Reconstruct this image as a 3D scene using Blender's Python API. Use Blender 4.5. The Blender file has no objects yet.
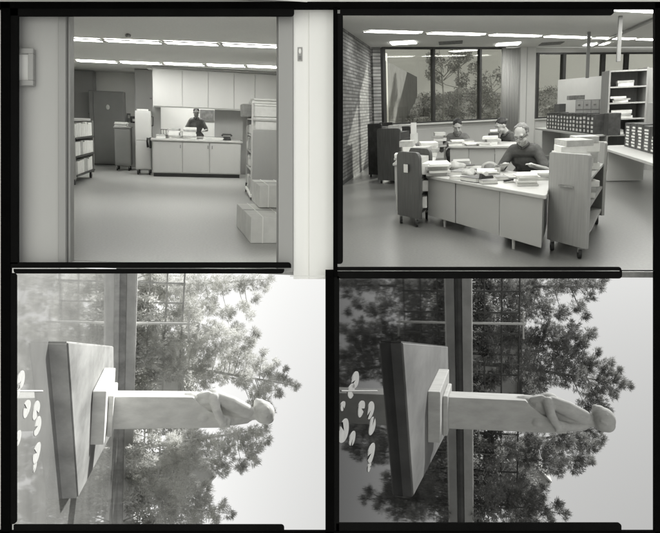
import bpy, bmesh, math, random
import numpy as np
from mathutils import Matrix, Vector, noise
random.seed(7); rng=np.random.default_rng(11)
S=bpy.context.scene; COL=S.collection
F=700.; CX=330.; CY=266.5
rad=math.radians
# ------------------------------------------------------------ camera
cd=bpy.data.cameras.new('camera'); cam=bpy.data.objects.new('camera',cd); COL.objects.link(cam)
cam.location=(0,0,0); cam.rotation_euler=(rad(90),0,0); cd.sensor_width=36; cd.lens=36*F/660; cd.clip_end=2000; cd.clip_start=.05
S.camera=cam
# ------------------------------------------------------------ the four places and how each one stands
def nrm(v): v=np.array(v,float); return v/np.linalg.norm(v)
def ray(px,py): return np.array([(px-CX)/F,1,-(py-CY)/F])
def fr_vp(px,py):
    f=nrm(ray(px,py)); r=nrm([f[1],-f[0],0]); return np.array([r,f,np.cross(r,f)])
def fr_side(hx,roll=0):
    b=math.atan((hx-CX)/F)
    x=np.array([0,0,-1.]);y=np.array([math.sin(b),math.cos(b),0]);z=np.array([math.cos(b),-math.sin(b),0])
    c,s=math.cos(rad(roll)),math.sin(rad(roll)); return np.array([x*c-z*s,y,z*c+x*s])
RF={1:fr_vp(195.5,115),2:fr_vp(454,105),4:fr_side(489),3:fr_side(155,2.0)}
EYE={1:1.5,2:1.75,3:1.29,4:1.29}; SC={1:.45,2:.45,3:2.5,4:2.5}
MR={}
for k in RF:
    m=Matrix([[*RF[k].T[i]] for i in range(3)]).to_4x4()
    MR[k]=m@Matrix.Scale(SC[k],4)@Matrix.Translation((0,0,-EYE[k]))
MR[0]=Matrix.Identity(4)
# ------------------------------------------------------------ materials
def G(v): return (v,v,v*.965,1)
MATS={}
def mat(name,v,rough=.6,var=.12,scale=6,bump=0.,spec=.4,metal=0.,detail=4,stretch=None,kind='noise',v2=None):
    if name in MATS: return MATS[name]
    m=bpy.data.materials.new(name); m.use_nodes=True; nt=m.node_tree; b=nt.nodes['Principled BSDF']
    b.inputs['Roughness'].default_value=rough; b.inputs['Specular IOR Level'].default_value=spec; b.inputs['Metallic'].default_value=metal
    tc=nt.nodes.new('ShaderNodeTexCoord'); mp=nt.nodes.new('ShaderNodeMapping'); nt.links.new(tc.outputs['Object'],mp.inputs[0])
    if stretch: mp.inputs['Scale'].default_value=stretch
    nz=nt.nodes.new('ShaderNodeTexNoise'); nz.inputs['Scale'].default_value=scale; nz.inputs['Detail'].default_value=detail; nz.inputs['Roughness'].default_value=.6
    nt.links.new(mp.outputs[0],nz.inputs['Vector'])
    cr=nt.nodes.new('ShaderNodeValToRGB'); nt.links.new(nz.outputs['Fac'],cr.inputs[0])
    lo=v*(1-var); hi=v*(1+var) if v2 is None else v2
    cr.color_ramp.elements[0].position=.3; cr.color_ramp.elements[1].position=.7
    cr.color_ramp.elements[0].color=G(lo); cr.color_ramp.elements[1].color=G(min(hi,.92))
    nt.links.new(cr.outputs[0],b.inputs['Base Color'])
    if bump:
        bp=nt.nodes.new('ShaderNodeBump'); bp.inputs['Strength'].default_value=bump; bp.inputs['Distance'].default_value=.02
        nt.links.new(nz.outputs['Fac'],bp.inputs['Height']); nt.links.new(bp.outputs[0],b.inputs['Normal'])
    MATS[name]=m; return m
def emit(name,v):
    m=bpy.data.materials.new(name); m.use_nodes=True; nt=m.node_tree; b=nt.nodes['Principled BSDF']
    b.inputs['Base Color'].default_value=G(.8); b.inputs['Emission Color'].default_value=G(1); b.inputs['Emission Strength'].default_value=v
    return m
def stripes(name,va,vb,vm,roww,brw,mortar=.012):
    # long thin bricks laid in courses
    m=bpy.data.materials.new(name); m.use_nodes=True; nt=m.node_tree; b=nt.nodes['Principled BSDF']; b.inputs['Roughness'].default_value=.85
    tc=nt.nodes.new('ShaderNodeTexCoord'); sp=nt.nodes.new('ShaderNodeSeparateXYZ'); cb=nt.nodes.new('ShaderNodeCombineXYZ')
    nt.links.new(tc.outputs['Object'],sp.inputs[0]); nt.links.new(sp.outputs['Y'],cb.inputs['X']); nt.links.new(sp.outputs['Z'],cb.inputs['Y'])
    br=nt.nodes.new('ShaderNodeTexBrick'); nt.links.new(cb.outputs[0],br.inputs['Vector'])
    br.inputs['Color1'].default_value=G(va); br.inputs['Color2'].default_value=G(vb); br.inputs['Mortar'].default_value=G(vm)
    br.inputs['Scale'].default_value=1; br.inputs['Mortar Size'].default_value=mortar; br.inputs['Brick Width'].default_value=brw; br.inputs['Row Height'].default_value=roww
    br.inputs['Bias'].default_value=-.1
    nz=nt.nodes.new('ShaderNodeTexNoise'); nz.inputs['Scale'].default_value=3; nt.links.new(tc.outputs['Object'],nz.inputs['Vector'])
    mx=nt.nodes.new('ShaderNodeMix'); mx.data_type='RGBA'; mx.blend_type='OVERLAY'; mx.inputs['Factor'].default_value=.45
    nt.links.new(br.outputs['Color'],mx.inputs['A']); nt.links.new(nz.outputs['Fac'],mx.inputs['B']); nt.links.new(mx.outputs['Result'],b.inputs['Base Color'])
    bp=nt.nodes.new('ShaderNodeBump'); bp.inputs['Strength'].default_value=.8; bp.inputs['Distance'].default_value=.02; bp.invert=True
    nt.links.new(br.outputs['Fac'],bp.inputs['Height']); nt.links.new(bp.outputs[0],b.inputs['Normal'])
    return m
def water_mat(name,v,spec,v2):
    m=mat(name,v,.03,.2,.6,0,spec); nt=m.node_tree; b=nt.nodes['Principled BSDF']; b.inputs['IOR'].default_value=1.33
    tc=nt.nodes.new('ShaderNodeTexCoord'); nz=nt.nodes.new('ShaderNodeTexNoise'); nz.inputs['Scale'].default_value=1.6; nz.inputs['Detail'].default_value=2
    nt.links.new(tc.outputs['Object'],nz.inputs['Vector']); bp=nt.nodes.new('ShaderNodeBump'); bp.inputs['Strength'].default_value=.02; bp.inputs['Distance'].default_value=.05
    nt.links.new(nz.outputs['Fac'],bp.inputs['Height']); nt.links.new(bp.outputs[0],b.inputs['Normal'])
    return m
def glass_mat(name,v):
    m=bpy.data.materials.new(name); m.use_nodes=True; nt=m.node_tree; out=nt.nodes['Material Output']
    t=nt.nodes.new('ShaderNodeBsdfTransparent'); t.inputs[0].default_value=(v,v,v*.96,1)
    g=nt.nodes.new('ShaderNodeBsdfGlossy'); g.inputs['Roughness'].default_value=.02; g.inputs[0].default_value=(.9,.9,.88,1)
    fz=nt.nodes.new('ShaderNodeLayerWeight'); fz.inputs[0].default_value=.5
    pw=nt.nodes.new('ShaderNodeMath'); pw.operation='POWER'; pw.inputs[1].default_value=3.; nt.links.new(fz.outputs['Facing'],pw.inputs[0])
    ad=nt.nodes.new('ShaderNodeMath'); ad.operation='MULTIPLY_ADD'; ad.inputs[1].default_value=.55; ad.inputs[2].default_value=.05; nt.links.new(pw.outputs[0],ad.inputs[0])
    mx=nt.nodes.new('ShaderNodeMixShader'); nt.links.new(ad.outputs[0],mx.inputs[0]); nt.links.new(t.outputs[0],mx.inputs[1]); nt.links.new(g.outputs[0],mx.inputs[2]); nt.links.new(mx.outputs[0],out.inputs[0])
    return m
# ------------------------------------------------------------ mesh helpers
class B:
    def __init__(s): s.v=[]; s.f=[]
    def add(s,vs,fs):
        o=len(s.v); s.v+= [tuple(map(float,p)) for p in vs]; s.f+=[tuple(i+o for i in f) for f in fs]; return s
    def box(s,x0,x1,y0,y1,z0,z1,rz=0,piv=None,rx=0,ry=0):
        vs=[(x,y,z) for z in (z0,z1) for y in (y0,y1) for x in (x0,x1)]
        if rz or rx or ry:
            c=Vector(piv or ((x0+x1)/2,(y0+y1)/2,(z0+z1)/2)); R=Matrix.Rotation(rz,3,'Z')@Matrix.Rotation(ry,3,'Y')@Matrix.Rotation(rx,3,'X')
            vs=[tuple(c+R@(Vector(v)-c)) for v in vs]
        return s.add(vs,[(0,2,3,1),(4,5,7,6),(0,1,5,4),(2,6,7,3),(0,4,6,2),(1,3,7,5)])
    def prism(s,poly,z0,z1):
        n=len(poly); a=sum(poly[i][0]*poly[(i+1)%n][1]-poly[(i+1)%n][0]*poly[i][1] for i in range(n))
        if a<0: poly=poly[::-1]
        return s.add([(x,y,z0) for x,y in poly]+[(x,y,z1) for x,y in poly],[tuple(range(n))[::-1],tuple(range(n,2*n))]+[(i,(i+1)%n,n+(i+1)%n,n+i) for i in range(n)])
    def vprism(s,poly,y0,y1):      # polygon in x,z swept along y
        n=len(poly); a=sum(poly[i][0]*poly[(i+1)%n][1]-poly[(i+1)%n][0]*poly[i][1] for i in range(n))
        if a<0: poly=poly[::-1]
        return s.add([(x,y0,z) for x,z in poly]+[(x,y1,z) for x,z in poly],[tuple(range(n)),tuple(range(n,2*n))[::-1]]+[(i,n+i,n+(i+1)%n,(i+1)%n) for i in range(n)])
    def tube(s,pts,rs,n=10,cap=True):
        pts=[Vector(p) for p in pts]
        if not hasattr(rs,'__len__'): rs=[rs]*len(pts)
        o=len(s.v); up=Vector((0,0,1)); prev=None
        for i,p in enumerate(pts):
            d=(pts[min(i+1,len(pts)-1)]-pts[max(i-1,0)]).normalized()
            a=d.cross(prev if prev is not None else (up if abs(d.z)<.9 else Vector((1,0,0))))
            if a.length<1e-5: a=d.orthogonal()
            a.normalize(); b=a.cross(d).normalized() if prev is None else d.cross(a).normalized()
            if prev is None: prev=b
            else:
                prev=prev-d*prev.dot(d); prev.normalize(); a=d.cross(prev).normalized()
            b=prev; a=d.cross(b).normalized()
            for k in range(n):
                t=2*math.pi*k/n; q=p+(a*math.cos(t)+b*math.sin(t))*rs[i]; s.v.append(tuple(q))
        for i in range(len(pts)-1):
            for k in range(n):
                k2=(k+1)%n; s.f.append((o+i*n+k,o+i*n+k2,o+(i+1)*n+k2,o+(i+1)*n+k))
        if cap:
            s.f.append(tuple(o+k for k in range(n))[::-1]); s.f.append(tuple(o+(len(pts)-1)*n+k for k in range(n)))
        return s
    def ell(s,c,r,n=12,m=8,rot=None):
        vs=[];fs=[]
        for i in range(m+1):
            t=math.pi*i/m
            for k in range(n):
                a=2*math.pi*k/n; p=Vector((r[0]*math.sin(t)*math.cos(a),r[1]*math.sin(t)*math.sin(a),r[2]*math.cos(t)))
                if rot: p=rot@p
                vs.append(tuple(Vector(c)+p))
        for i in range(m):
            for k in range(n):
                k2=(k+1)%n; fs.append((i*n+k,(i+1)*n+k,(i+1)*n+k2,i*n+k2))
        return s.add(vs,fs)
    def cap(s,p0,p1,r0,r1,n=12):
        p0=Vector(p0);p1=Vector(p1);d=(p1-p0); L=d.length; d.normalize() if L>1e-6 else None
        if L<1e-6: d=Vector((0,0,1))
        pts=[];rs=[]
        for i in range(0,5):
            t=math.pi/2*i/4*.98+.03; pts.append(p0-d*(r0*math.cos(t)));rs.append(max(r0*math.sin(t),1e-3))
        for i in range(4,-1,-1):
            t=math.pi/2*i/4*.98+.03; pts.append(p1+d*(r1*math.cos(t)));rs.append(max(r1*math.sin(t),1e-3))
        return s.tube(pts,rs,n)
    def mesh(s,name):
        me=bpy.data.meshes.new(name); me.from_pydata(s.v,[],s.f); me.validate(); return me
    def build(s,name,m,parent=None,room=0,bevel=0,smooth=False,remesh=0,sm=6,seg=2):
        me=s.mesh(name)
        bm=bmesh.new(); bm.from_mesh(me); bmesh.ops.remove_doubles(bm,verts=bm.verts,dist=1e-5) if remesh or smooth else None
        bmesh.ops.recalc_face_normals(bm,faces=bm.faces); bm.to_mesh(me); bm.free()
        o=bpy.data.objects.new(name,me); COL.objects.link(o)
        if remesh:
            r=o.modifiers.new('r','REMESH'); r.mode='VOXEL'; r.voxel_size=remesh; q=o.modifiers.new('s','SMOOTH'); q.iterations=sm; q.factor=.5
            dg=bpy.context.evaluated_depsgraph_get(); me2=bpy.data.meshes.new_from_object(o.evaluated_get(dg)); o.modifiers.clear(); o.data=me2; me2.name=name; me=me2; smooth=True
        if smooth: me.shade_smooth()
        me.materials.clear(); me.materials.append(m)
        if bevel:
            bv=o.modifiers.new('bevel','BEVEL'); bv.width=bevel; bv.segments=seg; bv.limit_method='ANGLE'; bv.harden_normals=False
        if parent is not None: o.parent=parent
        else: o.matrix_world=MR[room]
        return o
def tag(o,label=None,cat=None,group=None,kind=None):
    if label: o['label']=label
    if cat: o['category']=cat
    if group: o['group']=group
    if kind: o['kind']=kind
    return o
def thing(name,label,cat,room,loc=(0,0,0),rz=0,group=None,s=1,M=None):
    o=bpy.data.objects.new(name,None); COL.objects.link(o); o.empty_display_size=.1
    o.matrix_world=MR[room]@Matrix.Translation(loc)@Matrix.Rotation(rz,4,'Z')@Matrix.Scale(s,4)@(M or Matrix.Identity(4))
    return tag(o,label,cat,group)
def dup(root,room,loc,rz,label,group=None,s=1):
    r=root.copy(); COL.objects.link(r); r.matrix_world=MR[room]@Matrix.Translation(loc)@Matrix.Rotation(rz,4,'Z')@Matrix.Scale(s,4)
    r['label']=label
    if group: r['group']=group
    for ch in list(root.children):
        c=ch.copy(); COL.objects.link(c); c.parent=r
        for g in ch.children: d=g.copy(); COL.objects.link(d); d.parent=c
    return r
def struct(b,name,m,room,**k): return tag(b.build(name,m,None,room,**k),kind='structure')
def single(b,name,m,room,label,cat,group=None,**k): return tag(b.build(name,m,None,room,**k),label,cat,group)
# ============================================================ MATERIALS
M=dict(
 black=mat('frame_black',.0015,.8,.3,9,.1,.04), black2=mat('frame_charcoal',.005,.8,.3,5,.1,.06), page=mat('page',.75,.8,.05,4),
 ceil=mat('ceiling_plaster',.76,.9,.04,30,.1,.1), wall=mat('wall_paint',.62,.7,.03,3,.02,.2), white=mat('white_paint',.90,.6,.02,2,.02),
 hallwall=mat('hall_wall_dimmed',.46,.55,.03,1.2,.02,.3), jamb=mat('door_frame_metal',.34,.4,.08,1.5,0,.5,0,3,(1,1,.2)),
 floor=mat('vinyl_tile',.36,.34,.14,34,.03,.45,0,8), floor2=mat('vinyl_tile_dark',.19,.3,.18,30,.03,.5,0,8),
 cab=mat('laminate_pale',.50,.45,.03,2,0,.4,0,4,(1,1,.3)), cabd=mat('laminate_mid',.36,.5,.06,2,0,.4,0,4,(1,1,.3)), dcab=mat('steel_grey',.22,.42,.06,2,0,.5),
 toe=mat('toe_kick',.06,.6), top=mat('counter_top',.45,.35,.06,5), woodg=mat('maple_grain',.40,.45,.16,5,.02,.4,0,6,(6,6,.5)), woodd=mat('walnut_grain',.075,.45,.25,5,.02,.4,0,6,(6,6,.5)),
 woodm=mat('oak_grain',.30,.45,.1,5,.02,.4,0,6,(6,6,.5)), desk=mat('desk_enamel',.40,.42,.03,1.5,0,.45), dtop=mat('desk_linoleum',.46,.35,.05,3,0,.4),
 paper=mat('paper',.70,.8,.06,12,.1,.1), paper2=mat('paper_grey',.42,.8,.14,14,.1,.1), card=mat('cardboard',.70,.8,.08,5,.05,.1), dark=mat('dark_cover',.05,.5,.4,8), mid=mat('mid_cover',.22,.6,.4,10), book=mat('book_cloth',.5,.7,.5,9),
 rub=mat('rubber',.02,.6), chrome=mat('bright_metal',.6,.25,.05,3,0,.5,1.), skin=mat('skin',.42,.5,.06,8,.02,.3), shirtd=mat('dark_shirt',.10,.85,.25,14,.3,.1), shirtm=mat('grey_shirt',.2,.85,.2,14,.3,.1),
 hair=mat('dark_hair',.03,.5,.4,30,.4), hairg=mat('grey_hair',.2,.55,.5,30,.4), trous=mat('trousers',.05,.85),
 tube=emit('lit_tube_diffuser',12.5), tubeb=emit('lit_tube_diffuser_brick_room',9.5), tube2=emit('lit_tube_diffuser_bright',7), mull=mat('mullion_dark',.05,.4), curt=mat('curtain_cloth',.52,.85,.06,4,0,.1,0,3,(12,12,.2)), glass=glass_mat('window_glass',.84),
 brick=stripes('roman_brick',.27,.12,.07,.085,.6), gwall=mat('concrete_block',.24,.9,.15,1.5,.3,.1), gwallp=mat('pale_render',.88,.9,.06,.5,.1,.1),hill=mat('hillside_earth',.5,.95,.45,1.6,.6,.1), leafm=mat('garden_leaf',.32,.8,.5,3), trunkg=mat('pale_bark',.35,.9,.3,6),
)
# ============================================================ THE MOUNT (black borders round the four views)
YD=3.10; U=YD/F
def mX(px): return (px-CX)*U
def mZ(py): return -(py-CY)*U
def bar(b,x0,x1,y0,y1,d0=0.,d1=.08): b.box(mX(x0),mX(x1),YD+d0,YD+d1,mZ(y1),mZ(y0)); return b
mount=thing('mount_frame','black mount with four unequal openings holding the four views','frame',0)
def barR(x0,x1,y0,y1,r=4,corners='',d0=0.,d1=.08,b=None):
    # bar with some rounded corners; corners among a(top left) b(top right) c(bottom right) d(bottom left)
    b=b or B(); pts=[]
    for key,cx,cy,sx,sy,a0 in (('a',x0,y0,1,1,180),('b',x1,y0,-1,1,270),('c',x1,y1,-1,-1,0),('d',x0,y1,1,-1,90)):
        if key in corners:
            for k in range(6):
                t=rad(a0+18*k); pts.append((cx+sx*r+r*math.cos(t),cy+sy*r+r*math.sin(t)))
        else: pts.append((cx,cy))
    b.vprism([(mX(x),mZ(y)) for x,y in pts],YD+d0,YD+d1); return b
for nm,args in [('outer_rail',(-12,672,1.6,8.2)),('outer_rail',(0.6,10,1.6,545)),('outer_rail',(655,672,1.6,545)),('outer_rail',(-12,672,531.5,545)),('divider',(333.2,337.5,7,277)),('divider',(325.4,334,269.6,545)),]:
    barR(*args,d0=.0,d1=.022).build(nm,M['black'],mount,bevel=.001)
for nm,args,c in [('inner_rail',(9,17.6,6,264),''),('inner_rail',(9,294,6,15.4),'c'),('inner_rail',(9,291,262.2,268),'b'),('inner_rail',(13,284,268.8,273.6),'cd'),
  ('inner_rail',(9,15.6,273,524.6),'bc'),('inner_rail',(13,284,525.4,545),'b'),('inner_rail',(337,343,13,264),'bc'),('inner_rail',(340,614.5,6,14.2),'c'),('inner_rail',(337,622,266.8,270.6),'b'),('inner_rail',(337,622.6,271.2,278.6),'c'),
  ('inner_rail',(333,339.3,276,545),''),('inner_rail',(336,622,523.6,545),'b')]:
    barR(*args,r=3.2 if 'c' in c or 'b' in c else 3,corners=c,d0=.004,d1=.018).build(nm,M['black2'],mount,bevel=.001)
barR(621,656,270.0,271.2,d0=.005,d1=.016).build('inner_rail',M['black2'],mount)
barR(290,334,275.6,276.6,d0=.005,d1=.016).build('inner_rail',M['page'],mount)
b=B(); bar(b,-40,700,-30,1.6,.024,.04); bar(b,-40,0.6,1.6,560,.024,.04)
b.build('page_margin',M['page'],mount)
# ============================================================ ROOM 1  (seen from a corridor through a doorway)
r1=1
# corridor side of the doorway, upright in the mount
def hx(px,y): return (px-CX)/F*y
def hz(py,y): return -(py-CY)/F*y
wl=thing('hallway_wall','hallway wall left of the open doorway, weaker light in its grey colour','wall',0)
Y=3.165
b=B().box(hx(5,Y),hx(58.8,Y),Y,Y+.05,hz(268,Y),hz(2,Y)); b.build('wall_face',M['hallwall'],wl)  # darker colour carries the weaker light on this side of the doorway
jm=thing('door_frame','satin grey metal door frame round the open doorway','door frame',0)
b=B().box(hx(59,Y),hx(66.6,Y),Y-.012,Y+.06,hz(268,Y),hz(2,Y)); b.build('left_jamb',M['jamb'],jm,bevel=.003)
b=B().box(hx(66.6,Y)+.002,hx(69.4,Y),Y+.01,Y+.06,hz(268,Y),hz(2,Y)); b.build('door_stop',M['jamb'],jm,bevel=.002)
b=B().box(hx(293,Y)-.066,hx(293.2,Y),Y-.012,Y+.06,hz(272,Y),hz(2,Y)); b.build('right_jamb',M['jamb'],jm,bevel=.003)
b=B().box(hx(293,Y)-.076,hx(293,Y)-.068,Y+.01,Y+.06,hz(272,Y),hz(2,Y)); b.build('door_stop',M['dcab'],jm)
wr=thing('hallway_wall','wall strip right of the doorway, stronger light in its white colour, small switch plate','wall',0)
b=B().box(hx(293.5,Y),hx(309,Y),Y,Y+.05,hz(279,Y),hz(2,Y)); b.build('wall_face',M['white'],wr)  # same hallway wall, its stronger light put into a whiter colour
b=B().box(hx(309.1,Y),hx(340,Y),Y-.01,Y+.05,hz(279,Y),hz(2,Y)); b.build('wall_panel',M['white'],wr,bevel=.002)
sp=thing('light_switch','small grey switch plate high on the white wall strip','light switch',0,(hx(300,Y),Y,hz(54,Y)))
B().box(-.011,.011,-.004,0,-.033,.03).build('plate',M['cabd'],sp,bevel=.001); B().ell((0,-.005,.012),(.006,.003,.012)).build('toggle',M['white'],sp); B().box(-.006,.006,-.006,-.003,-.026,-.01).build('keyhole',M['dcab'],sp)
pf=thing('picture_frame','pale square framed notice hanging on the grey hallway wall','picture frame',0,(hx(20,Y),Y,hz(70,Y)))
x0,x1,z0,z1=hx(4,Y)-hx(20,Y),hx(36,Y)-hx(20,Y),hz(87,Y)-hz(70,Y),hz(50,Y)-hz(70,Y)
b=B().box(x0,x1,-.03,-.002,z1-.024,z1).box(x0,x1,-.03,-.002,z0,z0+.024).box(x1-.024,x1,-.03,-.002,z0+.024,z1-.024)
b.build('frame',M['jamb'],pf,bevel=.003); B().box(x0,x1-.022,-.012,-.003,z0+.022,z1-.022).build('sheet',M['white'],pf)
# shell of the office
struct(B().prism([(-2.4,7.62),(1.33,6.84),(3.4,17.2),(3.4,24),(-4.6,24),(-4.6,14)],-.06,0),'floor',M['floor'],r1)
struct(B().prism([(-1.235,7.17),(1.02,6.86),(1.02,7.6),(-1.235,7.8)],-.03,-.004),'floor',M['floor'],r1)
struct(B().prism([(-3.6,7.2),(1.40,7.2),(3.4,17.2),(3.4,24),(-4.6,24)],2.63,2.7),'ceiling',M['ceil'],r1)
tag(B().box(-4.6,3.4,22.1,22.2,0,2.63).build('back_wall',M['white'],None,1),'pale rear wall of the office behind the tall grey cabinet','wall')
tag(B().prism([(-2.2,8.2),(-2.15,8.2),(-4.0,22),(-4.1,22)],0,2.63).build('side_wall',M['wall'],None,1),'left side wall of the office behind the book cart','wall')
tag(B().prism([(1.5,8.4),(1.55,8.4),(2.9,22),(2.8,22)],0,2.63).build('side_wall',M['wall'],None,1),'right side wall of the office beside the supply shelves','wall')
def strip(room,p0,p1,z,w,label,cat='ceiling light',group=None,m='tube',hh=.05):
    p0=Vector((*p0,z));p1=Vector((*p1,z)); c=(p0+p1)/2; a=math.atan2(p1.y-p0.y,p1.x-p0.x); L=(p1-p0).length
    t=thing('ceiling_light',label,cat,room,c,a,group); m='tubeb' if room==2 else m
    B().box(-L/2,L/2,-w/2,w/2,-.018,-.004).build('diffuser',M[m],t)
    b=B().box(-L/2-.03,L/2+.03,-w/2-.015,-w/2,-.02,.0).box(-L/2-.03,L/2+.03,w/2,w/2+.015,-.02,.0).box(-L/2-.03,-L/2,-w/2,w/2,-.02,0).box(L/2,L/2+.03,-w/2,w/2,-.02,0)
    b.build('frame',M['cab'],t); return t
pos=['nearest the left jamb','second from the left jamb','third from the left jamb','nearest the right jamb']
for i,(a,c) in enumerate([((-1.98,12.35),(-1.5,12.28)),((-1.40,12.2),(-.56,12.05)),((-.46,11.95),(.34,11.8)),((.44,11.75),(1.3,11.6))]):
    strip(r1,a,c,2.625,.27,'lit front-row ceiling tube in the doorway office, %s'%pos[i],group='front row of office ceiling lights')
pos=['far left','second from left','in the middle','second from right','far right']
for i,(a,c) in enumerate([((-2.66,17.5),(-1.80,17.4)),((-1.66,17.3),(-.79,17.1)),((-.67,16.95),(.17,16.75)),((.28,16.65),(1.08,16.45)),((1.16,16.35),(1.9,16.2))]):
    strip(r1,a,c,2.625,.31,'lit rear-row ceiling tube in the doorway office, %s'%pos[i],group='rear row of office ceiling lights')
single(B().ell((-.98,11.2,2.61),(.045,.12,.02)),'smoke_detector',M['mid'],r1,'small round dark fitting on the doorway office ceiling','smoke detector',smooth=True)
# back wall furniture
t=thing('wall_locker','grey double locker column left of the tall steel cabinet','locker',r1,(-3.25,21.6,0))
B().box(-.55,.40,0,.4,0,2.62).build('cabinet_body',M['cabd'],t); B().box(-.5,.36,-.02,-.002,.03,1.27).build('lower_door',M['cabd'],t,bevel=.006); B().box(-.5,.36,-.02,-.002,1.29,2.60).build('upper_door',M['cabd'],t,bevel=.006); B().box(.22,.3,-.05,-.02,1.4,1.44).box(.22,.3,-.05,-.02,1.1,1.14).build('handle',M['dcab'],t)
t=thing('steel_cabinet','tall dark grey steel cabinet with a small white tag','cabinet',r1,(-2.45,21.0,0))
B().box(-.48,.46,0,.6,.04,2.06).build('cabinet_body',M['dcab'],t,bevel=.012); B().box(-.36,.44,-.025,-.002,.08,2.03).build('door',M['dcab'],t,bevel=.008)
B().box(-.47,-.37,-.02,-.002,.06,2.04).build('side_panel',M['dcab'],t); B().ell((.03,-.03,1.62),(.05,.01,.07)).build('tag',M['paper'],t,smooth=True); B().box(.36,.39,-.05,-.025,1.0,1.16).build('handle',M['chrome'],t); B().box(-.45,.44,.02,.58,0,.038).build('plinth',M['toe'],t)
t=thing('locker_column','narrow grey locker column right of the white wall','locker',r1,(-1.32,19.5,0))
B().box(-.24,.26,0,.5,0,2.62).build('cabinet_body',M['cabd'],t); B().box(-.22,.24,-.02,-.002,1.3,2.60).build('upper_door',M['cabd'],t,bevel=.006); B().box(-.22,.24,-.02,-.002,.05,1.28).build('lower_door',M['cabd'],t,bevel=.006); B().box(.14,.2,-.04,-.02,1.86,1.9).build('handle',M['dcab'],t)
t=thing('wall_thermostat','small dark thermostat on the pale rear wall','thermostat',r1,(-1.95,22.09,1.35)); B().box(-.05,.05,-.03,0,-.12,.12).build('case',M['dcab'],t); B().box(-.03,.03,-.035,-.031,-.02,.07).build('dial',M['paper'],t)
# base counter and uppers
t=thing('base_cabinet','long pale base cabinet with three doors under the counter','cabinet',r1,(0,17.6,0),rad(1.5))
B().box(-1.02,1.10,0,.75,.09,.86).build('cabinet_body',M['cab'],t)
for x0,x1 in ((-1.0,-.32),(-.305,.33),(.345,1.08)): d=B().box(x0,x1,-.02,-.002,.11,.85).build('door',M['cab'],t,bevel=.005)
B().box(-1.0,1.08,.06,.7,0,.088).build('toe_kick',M['toe'],t); B().box(-1.06,1.14,-.04,.78,.862,.905).build('counter_top',M['top'],t,bevel=.008)
for x in (-.36,.3,.4): B().box(x-.012,x+.012,-.035,-.02,.7,.78).build('handle',M['dcab'],t)
t=thing('upper_cabinets','row of pale upper cupboards above the pass-through','cupboard',r1,(0,18.0,0),rad(1.5))
B().box(-1.02,2.25,0,.5,1.66,2.57).build('cupboard_body',M['cab'],t)
for x0,x1 in ((-1.0,-.325),(-.31,.30),(.315,.93),(.945,1.45),(1.465,2.2)): B().box(x0,x1,-.02,-.002,1.68,2.55).build('door',M['cab'],t,bevel=.005)
tag(B().box(-1.04,2.4,-.03+18.0,18.5,2.575,2.622).build('soffit_trim',M['cabd'],None,1),'thin grey trim between the upper cupboards and the ceiling','trim')
t=thing('pass_through','opening above the counter with grey cheeks and a glass pane','hatch',r1,(0,18.5,0))
B().box(-1.06,-.86,.0,.08,.91,1.655).build('left_cheek',M['cabd'],t); B().box(.48,1.2,.0,.08,.91,1.655).build('right_cheek',M['cabd'],t)
B().box(-.86,.48,.03,.05,.91,.97).build('sill',M['cab'],t)
tag(B().box(-1.2,1.6,21.3,21.4,.0,2.6).build('inner_wall',M['white'],None,1),'bright wall of the room beyond the counter opening','wall')
strip(r1,(-.6,20.0),(.5,20.0),2.58,.5,'lit ceiling tube in the small room beyond the counter opening')
tag(B().box(-1.2,1.6,18.6,21.4,2.60,2.612).build('inner_ceiling',M['white'],None,1),'white ceiling of the small room beyond the counter opening','ceiling')
t=thing('wall_picture','small dark picture on the bright wall beyond the counter opening','picture',r1,(.33,21.28,1.5)); B().box(-.2,.2,-.03,0,-.16,.16).build('frame',M['dcab'],t); B().box(-.16,.16,-.035,-.031,-.12,.12).build('image',M['mid'],t)
# end panel and wall to the right
tag(B().box(1.16,2.6,18.85,18.95,0,1.65).build('partition',M['cabd'],None,1),'grey partition right of the counter behind the supply shelves','partition')
# ---- generic small items
def stack(room,x,y,z,w,d,n,h,label,rz=0,mats=('paper','paper2','paper'),cat='papers',group=None,jit=.03,name='paper_stack'):
    t=thing(name,label,cat,room,(x,y,z),rz,group); zz=0
    for i in range(n):
        hh=h/n*random.uniform(.7,1.3); ww=w*random.uniform(.85,1); dd=d*random.uniform(.85,1); a=random.uniform(-.12,.12); jx=random.uniform(-jit,jit)
        B().box(-ww/2+jx,ww/2+jx,-dd/2,dd/2,zz+.001,zz+hh,rz=a).build('bundle',M[mats[i%len(mats)]],t,bevel=.003); zz+=hh
    return t
def books(parent_room,loc,rz,L,h,d,label,mats,group=None,tmin=.03,tmax=.07,name='book_row',each='book'):
    t=thing(name,label,'books',parent_room,loc,rz,group); x=0
    while x<L:
        w=random.uniform(tmin,tmax); hh=h*random.uniform(.82,1); ti=random.uniform(-.06,.06)
        B().box(x,x+w-.004,0,d*random.uniform(.85,1),0,hh,ry=ti if random.random()<.3 else 0).build(each,M[random.choice(mats)],t,bevel=.003); x+=w
    return t
def caster(b,w,x,y,r=.05,h=.12):
    b.tube([(x,y,h),(x,y,r*1.6)],[.012,.012],8).box(x-.022,x+.022,y-.03,y+.02,r*1.2,r*2.1)
    w.tube([(x-.018,y,r),(x+.018,y,r)],[r,r],16)
def casters(t,pts,r=.05,h=.12):
    for x,y in pts:
        f=B();w=B();caster(f,w,x,y,r,h); c=f.build('caster',M['dcab'],t); w.build('tyre',M['rub'],c)
def on_counter(lbl,x,w,n,h,**k): return stack(r1,x,18.2,.907,w,.4,n,h,lbl,**k)
on_counter('low pile of envelopes at the left end of the counter',-.82,.26,2,.1); on_counter('tall pile of bound papers left of centre on the counter',-.5,.3,5,.26)
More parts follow.
